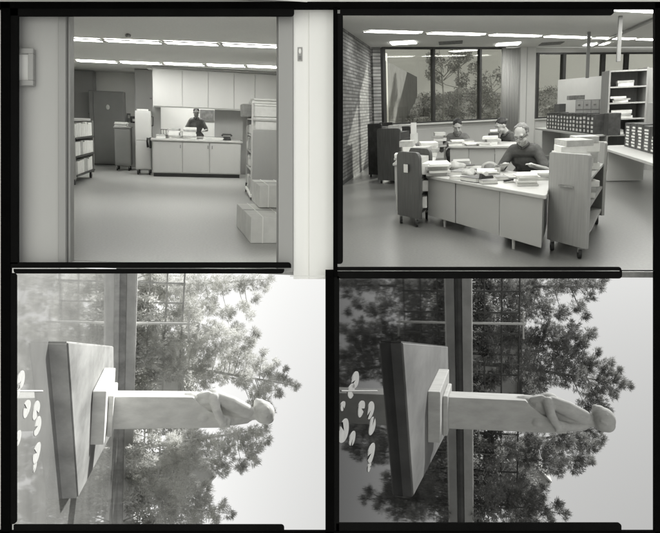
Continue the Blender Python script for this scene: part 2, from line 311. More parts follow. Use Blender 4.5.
on_counter('widest pile of forms in the middle of the counter',-.14,.36,6,.27); on_counter('loose open sheets spread right of centre on the counter',.42,.5,2,.06,mats=('paper',)); 
t=thing('desk_telephone','dark desk telephone at the right end of the counter','telephone',r1,(.78,18.25,.907)); B().vprism([(-.11,0),(.11,0),(.08,.09),(-.08,.09)],-.12,.12).build('body',M['dark'],t,bevel=.01); B().tube([(-.12,0,.10),(-.1,0,.14),(.1,0,.14),(.12,0,.10)],[.03,.02,.02,.03],8).build('handset',M['dark'],t,smooth=True)
t=thing('wire_basket','small dark letter basket at the left of the counter','basket',r1,(-.72,18.3,1.01)); b=B()
for k in range(5): b.box(-.12+.06*k-.005,-.12+.06*k+.005,-.15,.15,0,.01).box(-.12+.06*k-.005,-.12+.06*k+.005,-.15,-.14,.012,.1)
b.box(-.13,.13,-.155,-.14,.1,.115).build('wires',M['dark'],t)
t=thing('wall_telephone','black wall telephone hanging on the left end of the base cabinet','telephone',r1,(-1.05,17.9,.78)); B().box(-.06,-.01,-.06,.08,-.12,.14).build('body',M['rub'],t,bevel=.012); B().tube([(-.09,-.03,.13),(-.11,-.03,.05),(-.09,-.03,-.1)],[.03,.02,.03],8).build('handset',M['rub'],t,smooth=True)
# small dark truck with papers, tall pale truck
t=thing('office_truck','small dark wheeled cabinet with papers on top left of the pale truck','cart',r1,(-1.86,19.1,0))
B().box(-.2,.2,0,.55,.14,1.1).build('cabinet_body',M['dcab'],t,bevel=.008); B().box(-.22,.22,-.03,.58,1.10,1.13).build('top',M['cabd'],t,bevel=.006); casters(t,[(-.15,.05),(.15,.05),(-.15,.5),(.15,.5)],.05,.14); B().box(-.185,.185,-.015,-.002,.18,1.06).build('door',M['dcab'],t,bevel=.004)
stack(r1,-1.88,19.25,1.131,.34,.4,4,.13,'loose pile of papers on the small dark wheeled cabinet')
t=thing('card_file','dark card file with a black cover behind the small cabinet','card file',r1,(-1.6,20.3,0)); B().box(-.22,.2,0,.4,0,1.22).build('stand',M['cabd'],t); B().box(-.16,.14,.02,.3,1.222,1.4).build('case',M['dark'],t,bevel=.02); B().box(-.1,.08,.0,.018,1.26,1.33).build('label_plate',M['paper'],t)
t=thing('tall_truck','tall pale steel truck on casters left of the base cabinet','cart',r1,(-1.26,18.0,0))
B().box(-.19,.19,0,.6,.13,1.55).build('cabinet_body',M['cab'],t,bevel=.01); B().box(-.17,.17,-.012,-.002,.16,.83).build('lower_door',M['cab'],t,bevel=.004); B().box(-.17,.17,-.012,-.002,.85,1.52).build('upper_door',M['cab'],t,bevel=.004); B().tube([(.21,.05,1.2),(.24,.02,1.2),(.24,.02,1.42),(.21,.05,1.42)],.014,8).build('handle',M['dark'],t); casters(t,[(-.14,.05),(.14,.05),(-.14,.55),(.14,.55)],.055,.13)
stack(r1,-1.27,18.25,1.552,.3,.35,1,.04,'thin sheaf of white paper on top of the tall pale truck')
# left book truck, seen past the jamb
t=thing('book_truck','three-shelf book truck with white boxes half hidden by the left jamb','cart',r1,(-2.58,15.0,0),rad(-3))
B().box(-.35,.2,1.9,1.94,.12,1.28).build('end_panel',M['woodm'],t,bevel=.006); B().box(-.35,.2,0,.03,.12,1.0).build('end_panel',M['cabd'],t,bevel=.006)
for i,z in enumerate((.17,.55,.92)): B().box(-.35,.22,.03,1.9,z,z+.03).build('shelf',M['dark'],t)
casters(t,[(.14,.1),(.14,1.8),(-.3,.1),(-.3,1.8)],.07,.12)
B().box(-.35,.16,.1,1.85,1.285,1.33).build('top_board',M['cabd'],t)
for i,z in enumerate((.205,.585,.955)):
    bk=thing('pamphlet_boxes','row of white pamphlet boxes on the %s shelf of the left book truck'%('bottom','middle','top')[i],'boxes',r1,(-2.58,15.0,z),rad(-3)); y=.08
    while y<1.75:
        w=random.uniform(.14,.26); B().box(-.2,.19,y,y+w-.02,0,random.uniform(.25,.3),rx=random.uniform(-.02,.05)).build('box',M[random.choice(['paper','paper','card','paper2'])],bk,bevel=.006); y+=w
# right supply truck
def supply():
    t=thing('supply_shelf_cart','tall wheeled shelf cart loaded with paper bundles beside the right jamb','cart',r1,(1.02,12.9,0),rad(-1))
    B().box(-.0,1.0,0,.04,.02,1.28).build('side_panel',M['cabd'],t,bevel=.005)
    B().box(-.03,.0,0,.05,.1,1.75).build('post',M['cab'],t); B().box(-.03,.0,1.65,1.7,.1,1.75).build('post',M['cab'],t); B().box(.0,1.0,1.66,1.7,.1,1.75).build('side_panel',M['cabd'],t)
    for z in (.12,.52,.85,1.15,1.45): B().box(-.02,1.0,.04,1.66,z,z+.03).build('shelf',M['cab'],t)
    B().box(-.04,.02,-.02,1.7,.06,.12).build('bottom_rail',M['white'],t)
    casters(t,[(-.02,1.6),(.9,1.6),(.0,.12),(.9,.12)],.09,.13)
    return t
supply()
lb=['bottom','second','third','fourth']
for i,z in enumerate((.152,.552,.882,1.182)):
    q=thing('paper_bundles','wrapped bundles on the %s shelf of the cart by the right jamb'%lb[i],'bundles',r1,(1.02,12.9,z)); y=.1
    while y<1.5:
        w=random.uniform(.18,.34); hh=random.uniform(.15,.26); B().box(-.02+random.uniform(0,.05),.6,y,y+w-.02,0,hh,rx=random.uniform(-.12,.12),rz=random.uniform(-.1,.1)).build('bundle',M[random.choice(['paper','paper2','card'])],q,bevel=.02); y+=w
q=thing('carton','upper of two long white cartons on the cart beside the right jamb','box',r1,(1.42,13.05,1.515)); B().box(-.36,.6,0,.6,0,.19).build('carton_body',M['paper'],q,bevel=.006); B().box(-.37,.61,-.01,.61,.192,.23).build('lid',M['paper'],q,bevel=.006)
q=thing('carton','lower of two long white cartons on the cart beside the right jamb','box',r1,(1.42,12.96,1.281)); B().box(-.36,.6,0,.6,0,.19).build('carton_body',M['paper'],q,bevel=.006); B().box(-.37,.61,-.01,.61,.192,.225).build('lid',M['paper'],q,bevel=.006)
q=thing('paper_pile','flat pile of white sheets topping the cart beside the right jamb','papers',r1,(1.37,13.2,1.75)); B().box(-.36,.6,-.1,.6,0,.05).build('sheets',M['paper'],q,bevel=.01); B().box(-.34,.58,-.12,.55,.052,.09,rz=.02).build('sheets',M['paper'],q,bevel=.015)
q=thing('parcel_box','rounded grey parcel standing on the left corner of the supply cart','parcel',r1,(.89,14.1,1.5)); B().box(0,.3,0,.5,0,.25).build('parcel',M['paper2'],q,bevel=.03)
def carton(loc,rz,sx,sy,sz,label):
    t=thing('cardboard_box',label,'box',r1,loc,rz); B().box(-sx/2,sx/2,-sy/2,sy/2,.0,sz).build('carton_body',M['card'],t,bevel=.008)
    B().box(-sx/2-.002,sx/2+.002,-.04,.04,sz+.0005,sz+.002).build('tape',M['paper2'],t)
    b=B(); 
    for x in (-sx*.22,sx*.22): b.box(x-.006,x+.006,-sy/2-.005,sy/2+.005,.0,sz+.006)
    b.build('string',M['white'],t); return t
carton((.87,9.1,0.001),rad(4),.52,1.35,.32,'long low cardboard carton tied with string on the floor by the right jamb')
carton((1.03,9.7,.333),rad(2),.44,.9,.29,'small square carton tied with string standing on the long carton')
# ============================================================ PEOPLE
def person(label,room,loc,rz,s=1.,seated=True,lean=.28,head_tilt=.35,hair='hair',shirt='shirtd',bald=False,hands=((.20,-.52,.69),(-.22,-.50,.69)),glasses=False,turn=0.,sh_z=None,group='people in the offices'):
    t=thing('person',label,'person',room,loc,rz,group,s)
    pel=Vector((0,0,.5 if seated else .93)); shz=sh_z or (.90 if seated else 1.42); sc=Vector((0,-lean,shz)); chest=pel.lerp(sc,.66)+Vector((0,.03,.0))
    neck=sc+Vector((0,-.05,.05)); hc=sc+Vector((0,-.12-.1*head_tilt,.20-.06*head_tilt))
    Rh=Matrix.Rotation(turn,3,'Z')@Matrix.Rotation(head_tilt,3,'X')
    b=B()
    b.cap(pel,chest,.135,.14,14).cap(pel+Vector((-.08,0,0)),pel+Vector((.08,0,0)),.125,.125); b.cap(chest+Vector((-.06,0,0)),chest+Vector((.06,0,0)),.12,.12)
    b.cap(sc+Vector((-.13,0,-.03)),sc+Vector((.13,0,-.03)),.075,.075).cap(sc+Vector((0,.01,-.02)),hc+Vector((0,.03,-.03)),.062,.052)
    hp=lambda x,y,z: hc+Rh@Vector((x,y,z))
    b.ell(hc+Rh@Vector((0,.012,.025)),(.076,.095,.098),14,10,Rh).cap(hp(0,-.03,-.03),hp(0,-.05,-.085),.055,.036); b.cap(hp(-.03,-.03,-.055),hp(.03,-.03,-.055),.04,.04)
    b.cap(hp(0,-.083,.012),hp(0,-.104,-.022),.009,.015,8).cap(hp(-.045,-.075,.032),hp(.045,-.075,.032),.014,.014,8).cap(hp(-.018,-.084,-.052),hp(.018,-.084,-.052),.009,.009,8)
    for sx in (-1,1): b.ell(hp(sx*.078,.012,-.002),(.012,.02,.032),8,6,Rh)
    arms=[]
    for sx,h in ((1,Vector(hands[0])),(-1,Vector(hands[1]))):
        sh=sc+Vector((sx*.158,.0,-.04)); d=h-sh; mid=(sh+h)/2; L=d.length; ul=.29; fl=.26
        bend=math.sqrt(max(0,((ul+fl)/2)**2-(min(L,.54)/2)**2)); out=Vector((sx*.6,.35,-.75)); out-=d.normalized()*out.dot(d.normalized()); out.normalize()
        el=mid+out*bend; arms.append((sh,el,h,sx))
        b.cap(sh,el,.052,.042).cap(el,h,.041,.027)
        fd=(h-el).normalized(); side=fd.cross(Vector((0,0,1))).normalized(); palm=h+fd*.05
        b.cap(h,palm+fd*.012,.027,.03,8).cap(palm-side*.022,palm+side*.022,.02,.02,8)
        for k,(o,l) in enumerate(((-.033,.062),(-.011,.075),(.011,.071),(.032,.055))):
            p0=palm+fd*.02+side*o; p1=p0+fd*l*.5+Vector((0,0,.006)); p2=p1+fd*l*.42+Vector((0,0,-.016)); b.cap(p0,p1,.0095,.009,7).cap(p1,p2,.009,.0075,7)
        tp=h+fd*.02-side*sx*.026; t1=tp-side*sx*.03+fd*.03; b.cap(tp,t1,.011,.010,7).cap(t1,t1+fd*.03+side*sx*.004,.010,.008,7)
    legs=[]
    for sx in (-1,1):
        hip=pel+Vector((sx*.09,0,-.02))
        if seated: kn=Vector((sx*.13,-.44,.50)); an=Vector((sx*.13,-.38,.09))
        else: kn=Vector((sx*.10,-.02,.50)); an=Vector((sx*.11,.02,.09))
        legs.append((hip,kn,an)); b.cap(hip,kn,.085,.058).cap(kn,an,.055,.036).cap(an+Vector((0,.02,-.04)),an+Vector((0,-.15,-.05)),.04,.03)
    b.build('body',M['skin'],t,remesh=.0085,sm=3)
    # clothes
    c=B(); c.cap(pel+Vector((0,0,.02)),chest,.15,.158,14).cap(pel+Vector((-.085,0,.02)),pel+Vector((.085,0,.02)),.135,.135).cap(chest+Vector((-.065,0,0)),chest+Vector((.065,0,0)),.137,.137)
    c.cap(sc+Vector((-.12,0,-.03)),sc+Vector((.12,0,-.03)),.084,.084).cap(sc,sc+Vector((0,-.03,.045)),.075,.066)
    for sh,el,h,sx in arms: c.cap(sh,sh.lerp(el,.82),.062,.060)
    c.build('shirt',M[shirt],t,remesh=.011,sm=4)
    for sx in (-1,1):
        B().cap(sc+Vector((sx*.06,-.06,.055)),sc+Vector((sx*.012,-.115,-.0)),.022,.014,8).build('collar',M[shirt],t,smooth=True)
    c=B(); 
    for hip,kn,an in legs: c.cap(hip,kn,.10,.075).cap(kn,an+Vector((0,0,.03)),.072,.055)
    c.cap(pel+Vector((-.08,0,-.04)),pel+Vector((.08,0,-.04)),.13,.13); c.build('trousers',M['trous'],t,remesh=.015,sm=3)
    c=B(); 
    for hip,kn,an in legs: c.cap(an+Vector((0,.03,-.045)),an+Vector((0,-.16,-.052)),.046,.036)
    c.build('shoes',M['rub'],t,smooth=True)
    hb=B()
    if bald:
        hb.ell(hp(0,.048,.045),(.081,.08,.084),14,10,Rh)
        for sx in (-1,1):
            for z,y in ((.0,.045),(.03,.06),(.055,.03),(.02,.02)): hb.ell(hp(sx*.066,y,z+.015),(.02,.042,.032),8,6,Rh)
        hb.ell(hp(0,.03,.108),(.05,.06,.018),10,6,Rh)
        for k in range(7): hb.ell(hp(-.045+.015*k,.0+.01*(k%2),.112-.004*abs(k-3)),(.012,.03,.01),6,5,Rh)
    else:
        hb.ell(hp(0,.032,.052),(.084,.098,.090),14,10,Rh)
        for k in range(9): hb.ell(hp(-.06+.015*k,-.028+.006*(k%3),.098-.0015*(k-4)**2),(.014,.03,.014),6,5,Rh)
    hb.build('hair',M[hair],t,remesh=.009,sm=1)
    for sx in (-1,1):
        B().ell(hp(sx*.032,-.082,.012),(.009,.006,.0045),8,6,Rh).build('eye',M['dark'],t,smooth=True)
        B().cap(hp(sx*.018,-.093,.034),hp(sx*.05,-.083,.033),.0028,.002,6).build('eyebrow',M[hair],t,smooth=True)
    e=B().cap(hp(-.02,-.0935,-.054),hp(.02,-.0935,-.054),.0035,.0035,6); e.build('mouth',M['mid'],t,smooth=True)
    if glasses:
        g=B()
        for sx in (-1,1):
            pts=[hp(sx*.034+.024*math.cos(a),-.103,.01+.018*math.sin(a)) for a in [2*math.pi*k/10 for k in range(11)]]; g.tube(pts,.0017,6); g.tube([hp(sx*.058,-.1,.014),hp(sx*.08,-.04,.012),hp(sx*.08,.01,.008)],.0025,6)
        g.tube([hp(-.01,-.106,.014),hp(.01,-.106,.014)],.0025,6); g.build('glasses',M['rub'],t,smooth=True)
    return t
def chair(room,loc,rz,label,s=1.):
    t=thing('office_chair',label,'chair',room,loc,rz,'office chairs',s)
    B().box(-.22,.22,-.22,.22,.40,.46).build('seat',M['dark'],t,bevel=.02); B().box(-.19,.19,.21,.25,.62,.92,rx=-.12).build('backrest',M['dark'],t,bevel=.02)
    B().tube([(0,.18,.41),(0,.27,.45),(0,.27,.65)],.014,8).build('back_post',M['chrome'],t)
    for x,y in ((-.18,-.18),(.18,-.18),(-.18,.18),(.18,.18)): B().tube([(x,y,.40),(x*1.15,y*1.15,.0)],.012,8).build('leg',M['chrome'],t)
    return t
person('person in a dark shirt seen through the opening above the counter',r1,(.02,19.9,-.0),0,.97,seated=False,lean=.02,head_tilt=.15,shirt='shirtm',hands=((.2,-.3,1.12),(-.18,-.3,1.1)))
# ============================================================ ROOM 2  (brick-walled office)
r2=2
struct(B().prism([(-1.28,7.45),(-2.66,15.5),(-2.66,23.1),(12.3,32.9),(12.3,28),(2.9,7.45)],-.06,0),'floor',M['floor2'],r2)
struct(B().prism([(-2.1,7.2),(-2.7,15.6),(-2.7,23.2),(12.6,33.2),(12.6,26),(4.6,7.2)],3.64,3.72),'ceiling',M['ceil'],r2)
tag(B().prism([(3.0,7.5),(3.05,7.4),(12.3,31.5),(12.2,31.6)],0,3.64).build('side_wall',M['wall'],None,2),'plain right side wall of the brick-walled office','wall')
tag(B().prism([(-2.66,15.44),(-2.70,15.44),(-1.40,7.9),(-1.36,7.9)],0,3.64).build('side_wall',M['wall'],None,2),'plain wall section nearer than the bricks at the left','wall')
t=thing('brick_wall','long side wall of thin striped bricks left of the office','wall',r2,(-2.65,15.45,0)); B().box(-.04,0.05,0,7.5,0.10,3.64).build('brickwork',M['brick'],t); B().box(-.03,.055,0,7.5,0,.10).build('skirting',M['toe'],t)
WA=rad(35); WM=Matrix.Rotation(0,4,'Z')
def wthing(name,label,cat,s,n=0,z=0,group=None):
    return thing(name,label,cat,r2,(-2.6+math.cos(WA)*s-math.sin(WA)*n,23+math.sin(WA)*s+math.cos(WA)*n,z),WA,group)
t=wthing('brick_pier','short brick return beside the leftmost window','wall',0); b=B().box(0.06,.34,-.02,.2,0,3.64); 
t2=b.build('brickwork',stripes('roman_brick_return',.36,.13,.09,.105,.3),t)
t=wthing('sill_wall','low pale wall and ledge running under the garden windows','wall',0); B().box(.45,5.3,0,.2,0,1.14).build('wall_face',M['wall'],t); B().box(.4,5.35,-.16,.22,1.142,1.2).build('ledge',M['wall'],t,bevel=.01); B().box(.9,5.2,-.06,-.002,.25,1.0).build('heater_cover',M['cab'],t,bevel=.01)
t=wthing('sill_wall','low pale wall under the right hand row of windows','wall',6.7); B().box(0,8,0,.2,0,1.1).build('wall_face',M['wall'],t); B().box(0,8,-.08,.22,1.102,1.15).build('ledge',M['wall'],t,bevel=.01)
def window(s0,s1,z0,z1,label,gp,m0=.05,m1=.05):
    t=wthing('window',label,'window',s0,0,0,gp); w=s1-s0
    b=B().box(-m0,m0,-.06,.1,z0,z1).box(m0,w,-.05,.08,z1-.06,z1).box(m0,w,-.05,.08,z0,z0+.05)
    b.build('frame',M['mull'],t); B().box(m0+.001,w-m1,.0,.012,z0+.05,z1-.06).build('pane',M['glass'],t); return t
g='tall office windows'
window(.45,2.34,1.2,3.63,'leftmost garden window next to the brick wall',g); window(2.34,4.24,1.2,3.63,'middle garden window with the thin tree behind it',g,.04); t=window(4.24,5.3,1.2,3.63,'narrow third garden window beside the pale curtain',g,.04)
window(6.75,7.95,1.15,3.45,'window just right of the pale column with a hedge behind',g,.05,.06); window(7.97,9.9,1.15,3.45,'window behind the white partition top',g,.07); window(9.9,11.1,1.15,3.45,'window behind the hanging post near the bookcase',g,.07); window(11.1,13.4,1.15,3.45,'last window at the right edge behind the bookcase',g,.07)
t=wthing('window_header','thin pale band above the right hand windows','wall',6.6); B().box(0,8,-.03,.2,3.452,3.63).build('band',M['cab'],t)
t=wthing('curtain','pale gathered curtain between the garden windows and the column','curtain',5.0,-.12)
vs=[];fs=[];n=64
for i in range(n+1):
    x=.1+.72*i/n; y=.05*math.sin(i*.95)+.015*math.sin(i*2.3); vs+=[(x,y,.75),(x,y,3.6),(x,y+.012,3.6),(x,y+.012,.75)]
for i in range(n):
    for k in range(4): fs.append((4*i+k,4*i+(k+1)%4,4*i+4+(k+1)%4,4*i+4+k))
B().add(vs,fs).build('cloth',M['curt'],t,smooth=True)
t=wthing('column','square pale column between the two rows of windows','column',5.92,-.1); B().box(0,.68,0,.4,0,3.64).build('shaft',M['wall'],t,bevel=.01); B().box(-.01,.69,-.02,-.002,0,.12).build('skirting',M['toe'],t); B().box(.27,.29,-.012,-.001,.13,3.63).build('seam',M['cabd'],t)
# garden behind the glass
def PP(px,y): return (px-454)/700*y
struct(B().prism([(4,27.6),(12,33),(14,38.5),(4,38.5)],-.2,.08),'ground',M['hill'],r2)
vs=[];fs=[];nx=60;ny=40
for j in range(ny+1):
    for i in range(nx+1):
        x=-2.5+9*i/nx; f=j/ny; y0=23.5+.7*(x+2.5); y=y0+f*(38-y0); z=.2+2.1*f**1.2+.16*noise.noise((x*1.2,y*1.0,0))+.07*noise.noise((x*4,y*3,2)); vs.append((x,y,z))
for j in range(ny):
    for i in range(nx): a=j*(nx+1)+i; fs.append((a,a+1,a+nx+2,a+nx+1))
struct(B().add(vs,fs),'hill',M['hill'],r2,smooth=True)
tag(B().prism([(-4,38.2),(3,39.5),(20,52),(20,52.3),(3,39.8),(-4,38.5)],0,5.6).build('retaining_wall',M['gwallp'],None,2),'plain grey wall closing the garden beyond the windows','wall')
t=thing('garden_wall','block side wall running back along the left of the garden','wall',r2,(-2.25,23.8,0),rad(0)); B().prism([(0,0),(.05,0),(.35,14.2),(.28,14.2)],.1,3.25).build('wall_face',M['gwall'],t); B().prism([(-.16,-.05),(.04,-.05),(.07,.35),(-.1,.35)],.1,3.5).build('end_post',M['white'],t)
def leafcloud(cent,rs,n,size,asp=.5,out=.4,seed=1,dirs=None):
    g=np.random.default_rng(seed); cs=np.array(cent,float); rs=np.array(rs,float)
    if rs.ndim==1: rs=np.repeat(rs[:,None],3,1)
    w=rs[:,0]**2; w/=w.sum(); k=g.choice(len(cs),n,p=w)
    d=g.normal(size=(n,3)); d/=np.linalg.norm(d,axis=1)[:,None]; rr=g.random(n)**(1/2.2); p=cs[k]+d*rr[:,None]*rs[k]
    ax=(d*out+g.normal(size=(n,3))*.6) if dirs is None else (np.array(dirs)[k]*1.0+d*.3+g.normal(size=(n,3))*.5); ax/=np.linalg.norm(ax,axis=1)[:,None]
    sd=np.cross(ax,g.normal(size=(n,3))); sd/=np.linalg.norm(sd,axis=1)[:,None]
    L=size*g.uniform(.45,1.6,n)[:,None]; a=p-sd*L*asp*.5; b_=p+sd*L*asp*.5; c=p+ax*L+sd*L*asp*.12; e=p+ax*L-sd*L*asp*.12
    V=np.stack([a,b_,c,e],1).reshape(-1,3); Fc=np.arange(n*4).reshape(n,4); return V,Fc
def npmesh(name,V,Fc,m,parent=None,room=None):
    me=bpy.data.meshes.new(name); me.from_pydata(V.tolist(),[],Fc.tolist()); me.materials.append(m)
    o=bpy.data.objects.new(name,me); COL.objects.link(o)
    if parent is not None: o.parent=parent
    return o
def bush(room,loc,w,d,h,n,size,label,m,cat='shrub',group=None,seed=1,name='shrub',asp=.5):
    t=thing(name,label,cat,room,loc,0,group); g=np.random.default_rng(seed)
    k=9; cs=np.c_[g.uniform(-w/2,w/2,k),g.uniform(-d/2,d/2,k),g.uniform(.25*h,.8*h,k)]; rs=np.c_[np.full(k,w*.28),np.full(k,d*.28),np.full(k,h*.26)]*g.uniform(.6,1.2,(k,1))
    V,Fc=leafcloud(cs,rs,n,size,asp,seed=seed); V[:,2]=np.maximum(V[:,2],0.01); npmesh('foliage',V,Fc,m,t)
    b=B(); 
    for i in range(k): b.tube([(cs[i][0]*.2,cs[i][1]*.2,0),tuple(cs[i]*np.array([.7,.7,.5])),tuple(cs[i])],[.02*h,.012*h,.005*h],5)
    b.build('stems',M['trunkg'],t); return t
gs=[(-1.35,29,.9,.9,.7,'rounded garden shrub in the lower left of the leftmost window'),(-1.7,25.2,.6,.5,.5,'small shrub in the bottom corner of the leftmost window'),(-.9,27,.9,.7,.45,'low spreading shrub seen through the leftmost window'),(-1.0,32,.8,.9,1.1,'upright shrub on the slope behind the leftmost window'),
 (-.1,28,.9,.8,.55,'low shrub at the foot of the thin tree'),(.4,31,1.1,.9,1.0,'bushy shrub on the slope in the middle window'),(1.3,29,.8,.8,.9,'spiky shrub in the third garden window'),(1.2,34,1.2,.9,1.3,'tall shrub high on the slope behind the middle window'),(-.2,34.5,1,.9,1.1,'dark shrub at the top of the slope left of the thin tree')]
for i,(x,y,w,d,h,l) in enumerate(gs):
    y0=23.5+.7*(x+2.5); f=max(0,(y-y0)/(38-y0)); z=.2+2.1*f**1.2-.05
    bush(r2,(x,y,z),w,d,h,900,.085,l,M['leafm'],group='shrubs on the garden slope',seed=20+i)
bush(r2,(6.2,34,.1),6.4,1.6,2.25,5000,.10,'dark clipped hedge beyond the right hand windows',M['leafm'],'hedge',seed=40,name='hedge')
gg=np.random.default_rng(77); cc=[];rr_=[]
for k in range(260):
    x=gg.uniform(-2.2,6.2); f=gg.random()**.8; y0=23.5+.7*(x+2.5); y=y0+f*(38-y0); cc.append((x,y,.2+2.1*f**1.2+.05)); rr_.append((gg.uniform(.2,.45),gg.uniform(.2,.5),gg.uniform(.08,.3)))
V,Fc=leafcloud(cc,np.array(rr_),16000,.07,.5,seed=78); o=npmesh('ground_cover',V,Fc,M['leafm']); o.matrix_world=MR[2]; tag(o,'low leafy ground cover over the garden slope beyond the windows','ground cover',None,'stuff')
def tree_small(loc,h,label,seed,n=1500):
    t=thing('garden_tree',label,'tree',r2,loc,0,'small trees in the garden'); g=random.Random(seed); b=B(); top=(g.uniform(-.2,.2),0,h)
    b.tube([(0,0,0),(.05,0,h*.4),top],[.05,.035,.012],7); cs=[];rs=[]
    for k in range(11):
        z=h*g.uniform(.38,.95); a=g.uniform(0,6.28); L=h*.3*(1.15-z/h)+.15; e=(L*math.cos(a)*1.2,L*math.sin(a),z+.25*L+.1); b.tube([(0.03,0,z*.9),(e[0]*.6,e[1]*.6,z*1.0),e],[.018,.012,.005],5); cs.append(e); rs.append(g.uniform(.16,.34))
    b.build('trunk',M['trunkg'],t); V,Fc=leafcloud(cs,rs,n,.075,.5,seed=seed); npmesh('crown',V,Fc,M['leafm'],t)
tree_small((-.45,29.5,.8),2.9,'thin pale-trunked tree in the middle garden window',3); tree_small((.15,31.5,1.0),3.1,'leafier small tree right of the thin tree',5,2300); tree_small((1.55,30,.7),2.2,'small tree in the third garden window',8,1100)
# ceiling fittings
pos=['leftmost, over the brick wall','second from the brick wall','middle','fourth from the brick wall','fifth, before the ceiling track','sixth, behind the hanging post','rightmost']
for i,(a,c) in enumerate([((-2.14,18.2),(-.76,19.45)),((-.62,19.55),(.93,20.95)),((1.05,21.05),(2.6,22.45)),((2.72,22.55),(4.25,23.95)),((4.37,24.05),(5.9,25.4)),((6.0,25.5),(7.5,26.9))]):
    strip(r2,a,((a[0]*.1+c[0]*.9),(a[1]*.1+c[1]*.9)),3.635,.30,'lit ceiling tube in the brick-walled office, %s'%pos[i],group='row of tube lights in the brick-walled office')
strip(r2,(3.42,16.45),(5.6,18.3),3.635,.8,'large lit ceiling tube cut off by the upper right corner')
for i,(a,c) in enumerate([((1.0,14.4),(3.1,16.2)),((-1.1,12.6),(.8,14.2)),((.9,9.6),(2.6,11.0)),((-.9,8.1),(.7,9.4)),((3.0,11.4),(4.4,12.6))]):
    strip(r2,a,c,3.635,.6,'unseen lit ceiling tube added nearer than the picture top, %s from the window side'%['first','second','third','fourth','fifth'][i],group='unseen tube lights added in the brick-walled office')  # unseen tubes, partly continuing the corner row, added to even out the light
for x,y,l in ((-1.5,22.0,'square lit ceiling panel nearest the brick wall'),(1.75,24.6,'square lit ceiling panel above the curtain'),(4.9,26.7,'square lit ceiling panel beside the ceiling track')):
    t=thing('ceiling_panel',l,'ceiling light',r2,(x,y,3.635),rad(0),'square ceiling panels'); B().box(-.36,.36,-.5,.5,-.016,-.002).build('diffuser',M['tube2'],t); B().box(-.4,.4,-.54,-.502,-.02,0).box(-.4,.4,.502,.54,-.02,0).build('frame',M['cab'],t)
for x,y,l in ((-.1,22.9,'square dark air vent in the ceiling before the middle window'),(3.2,25.4,'square dark air vent in the ceiling right of the column')):
    t=thing('air_vent',l,'vent',r2,(x,y,3.635),0,'ceiling air vents'); b=B()
    for k in range(8): b.box(-.36,.36,-.5+.13*k,-.43+.13*k,-.02,-.002)
    b.build('grille',M['mid'],t)
single(B().prism([(4.75,18.6),(4.85,18.6),(4.95,27.5),(4.82,27.5)],3.58,3.632),'ceiling_track',M['cabd'],r2,'thin dark track crossing the ceiling toward the upper right corner','track')
for x,y,z,l in ((3.79,21.9,2.36,'left one of two pale posts hanging from the ceiling'),(3.84,18.2,2.6,'right one of two pale posts hanging from the ceiling')):
    single(B().box(x-.045,x+.045,y-.045,y+.045,z,3.632),'hanging_post',M['dcab'],r2,l,'post','hanging posts',bevel=.01)
single(B().prism([(3.35,24.6),(3.42,24.65),(4.75,21.6),(4.68,21.55)],.0,2.42),'partition',M['wall'],r2,'plain white partition screen left of the tall bookcase','partition')
# ---- furniture
def desk(room,FL,FR,BR,BL,zt,label,div,legs_pts,zb=.13,m='desk',mt='dtop',group=None):
    c=Vector(((FL[0]+FR[0])/2,(FL[1]+FR[1])/2,0)); t=thing('office_desk',label,'desk',room,c,0,group)
    q=[Vector((p[0]-c.x,p[1]-c.y)) for p in (FL,FR,BR,BL)]; ctr=sum(q,Vector((0,0)))/4
    b=B(); poly=[]
    for i in range(4):                      # rounded top corners
        p=q[i];a=q[i-1];d=q[(i+1)%4]; r=.10; p0=p+(a-p).normalized()*r; p1=p+(d-p).normalized()*r
        for k in range(5): f=k/4; poly.append(tuple((p0*(1-f)**2+p*2*f*(1-f)+p1*f*f)))
    b.prism(poly,zt-.045,zt); b.build('desk_top',M[mt],t,bevel=.008)
    s=[p+(ctr-p)*.05 for p in q]
    def pt(u,v): return tuple(s[0].lerp(s[1],u).lerp(s[3].lerp(s[2],u),v))
    B().prism([pt(0,0),pt(div[0]-.004,0),pt(div[0]-.004,.8),pt(0,.8)],zb,zt-.047).build('pedestal',M[m],t,bevel=.006)
    B().prism([pt(div[1]+.004,0),pt(1,0),pt(1,.8),pt(div[1]+.004,.8)],zb,zt-.047).build('pedestal',M[m],t,bevel=.006)
    B().prism([pt(div[0],.012),pt(div[1],.012),pt(div[1],.05),pt(div[0],.05)],zb,zt-.047).build('modesty_panel',M[m],t,bevel=.004)
    for u,v in legs_pts:
        p=pt(u,v); B().tube([(p[0],p[1],zb+.02),(p[0],p[1],0)],[.022,.017],10).build('leg',M['cab'],t)
    return t
desk(r2,(-.434,10.66),(1.0,7.95),(1.34,10.04),(.0,12.7),.74,'large pale grey steel desk in the foreground of the brick-walled office',(.3,.69),[(.17,.06),(.80,.05),(.17,.75),(.85,.75)])
desk(r2,(-.12,15.3),(1.25,14.7),(1.4,16.6),(-.1,17.0),.90,'second steel desk behind the foreground desk, covered with papers',(.3,.7),[(.05,.05),(.95,.05),(.95,.75)])
tb=thing('side_table','low table piled with paper stacks between the dark cart and second desk','table',r2,(-.75,12.9,0)); B().box(-.28,.42,-.9,1.3,.78,.82).build('table_top',M['dtop'],tb,bevel=.01); B().box(-.25,.39,-.85,-.83,.3,.778).build('front_panel',M['desk'],tb)
for x,y in ((-.22,-.84),(.36,-.84),(-.22,1.2),(.36,1.2)): B().box(x-.02,x+.02,y-.0,y+.04,0,.778).build('leg',M['chrome'],tb)
def S2(x,y,z,w,d,n,h,l,**k): return stack(r2,x,y,z,w,d,n,h,l,**k)
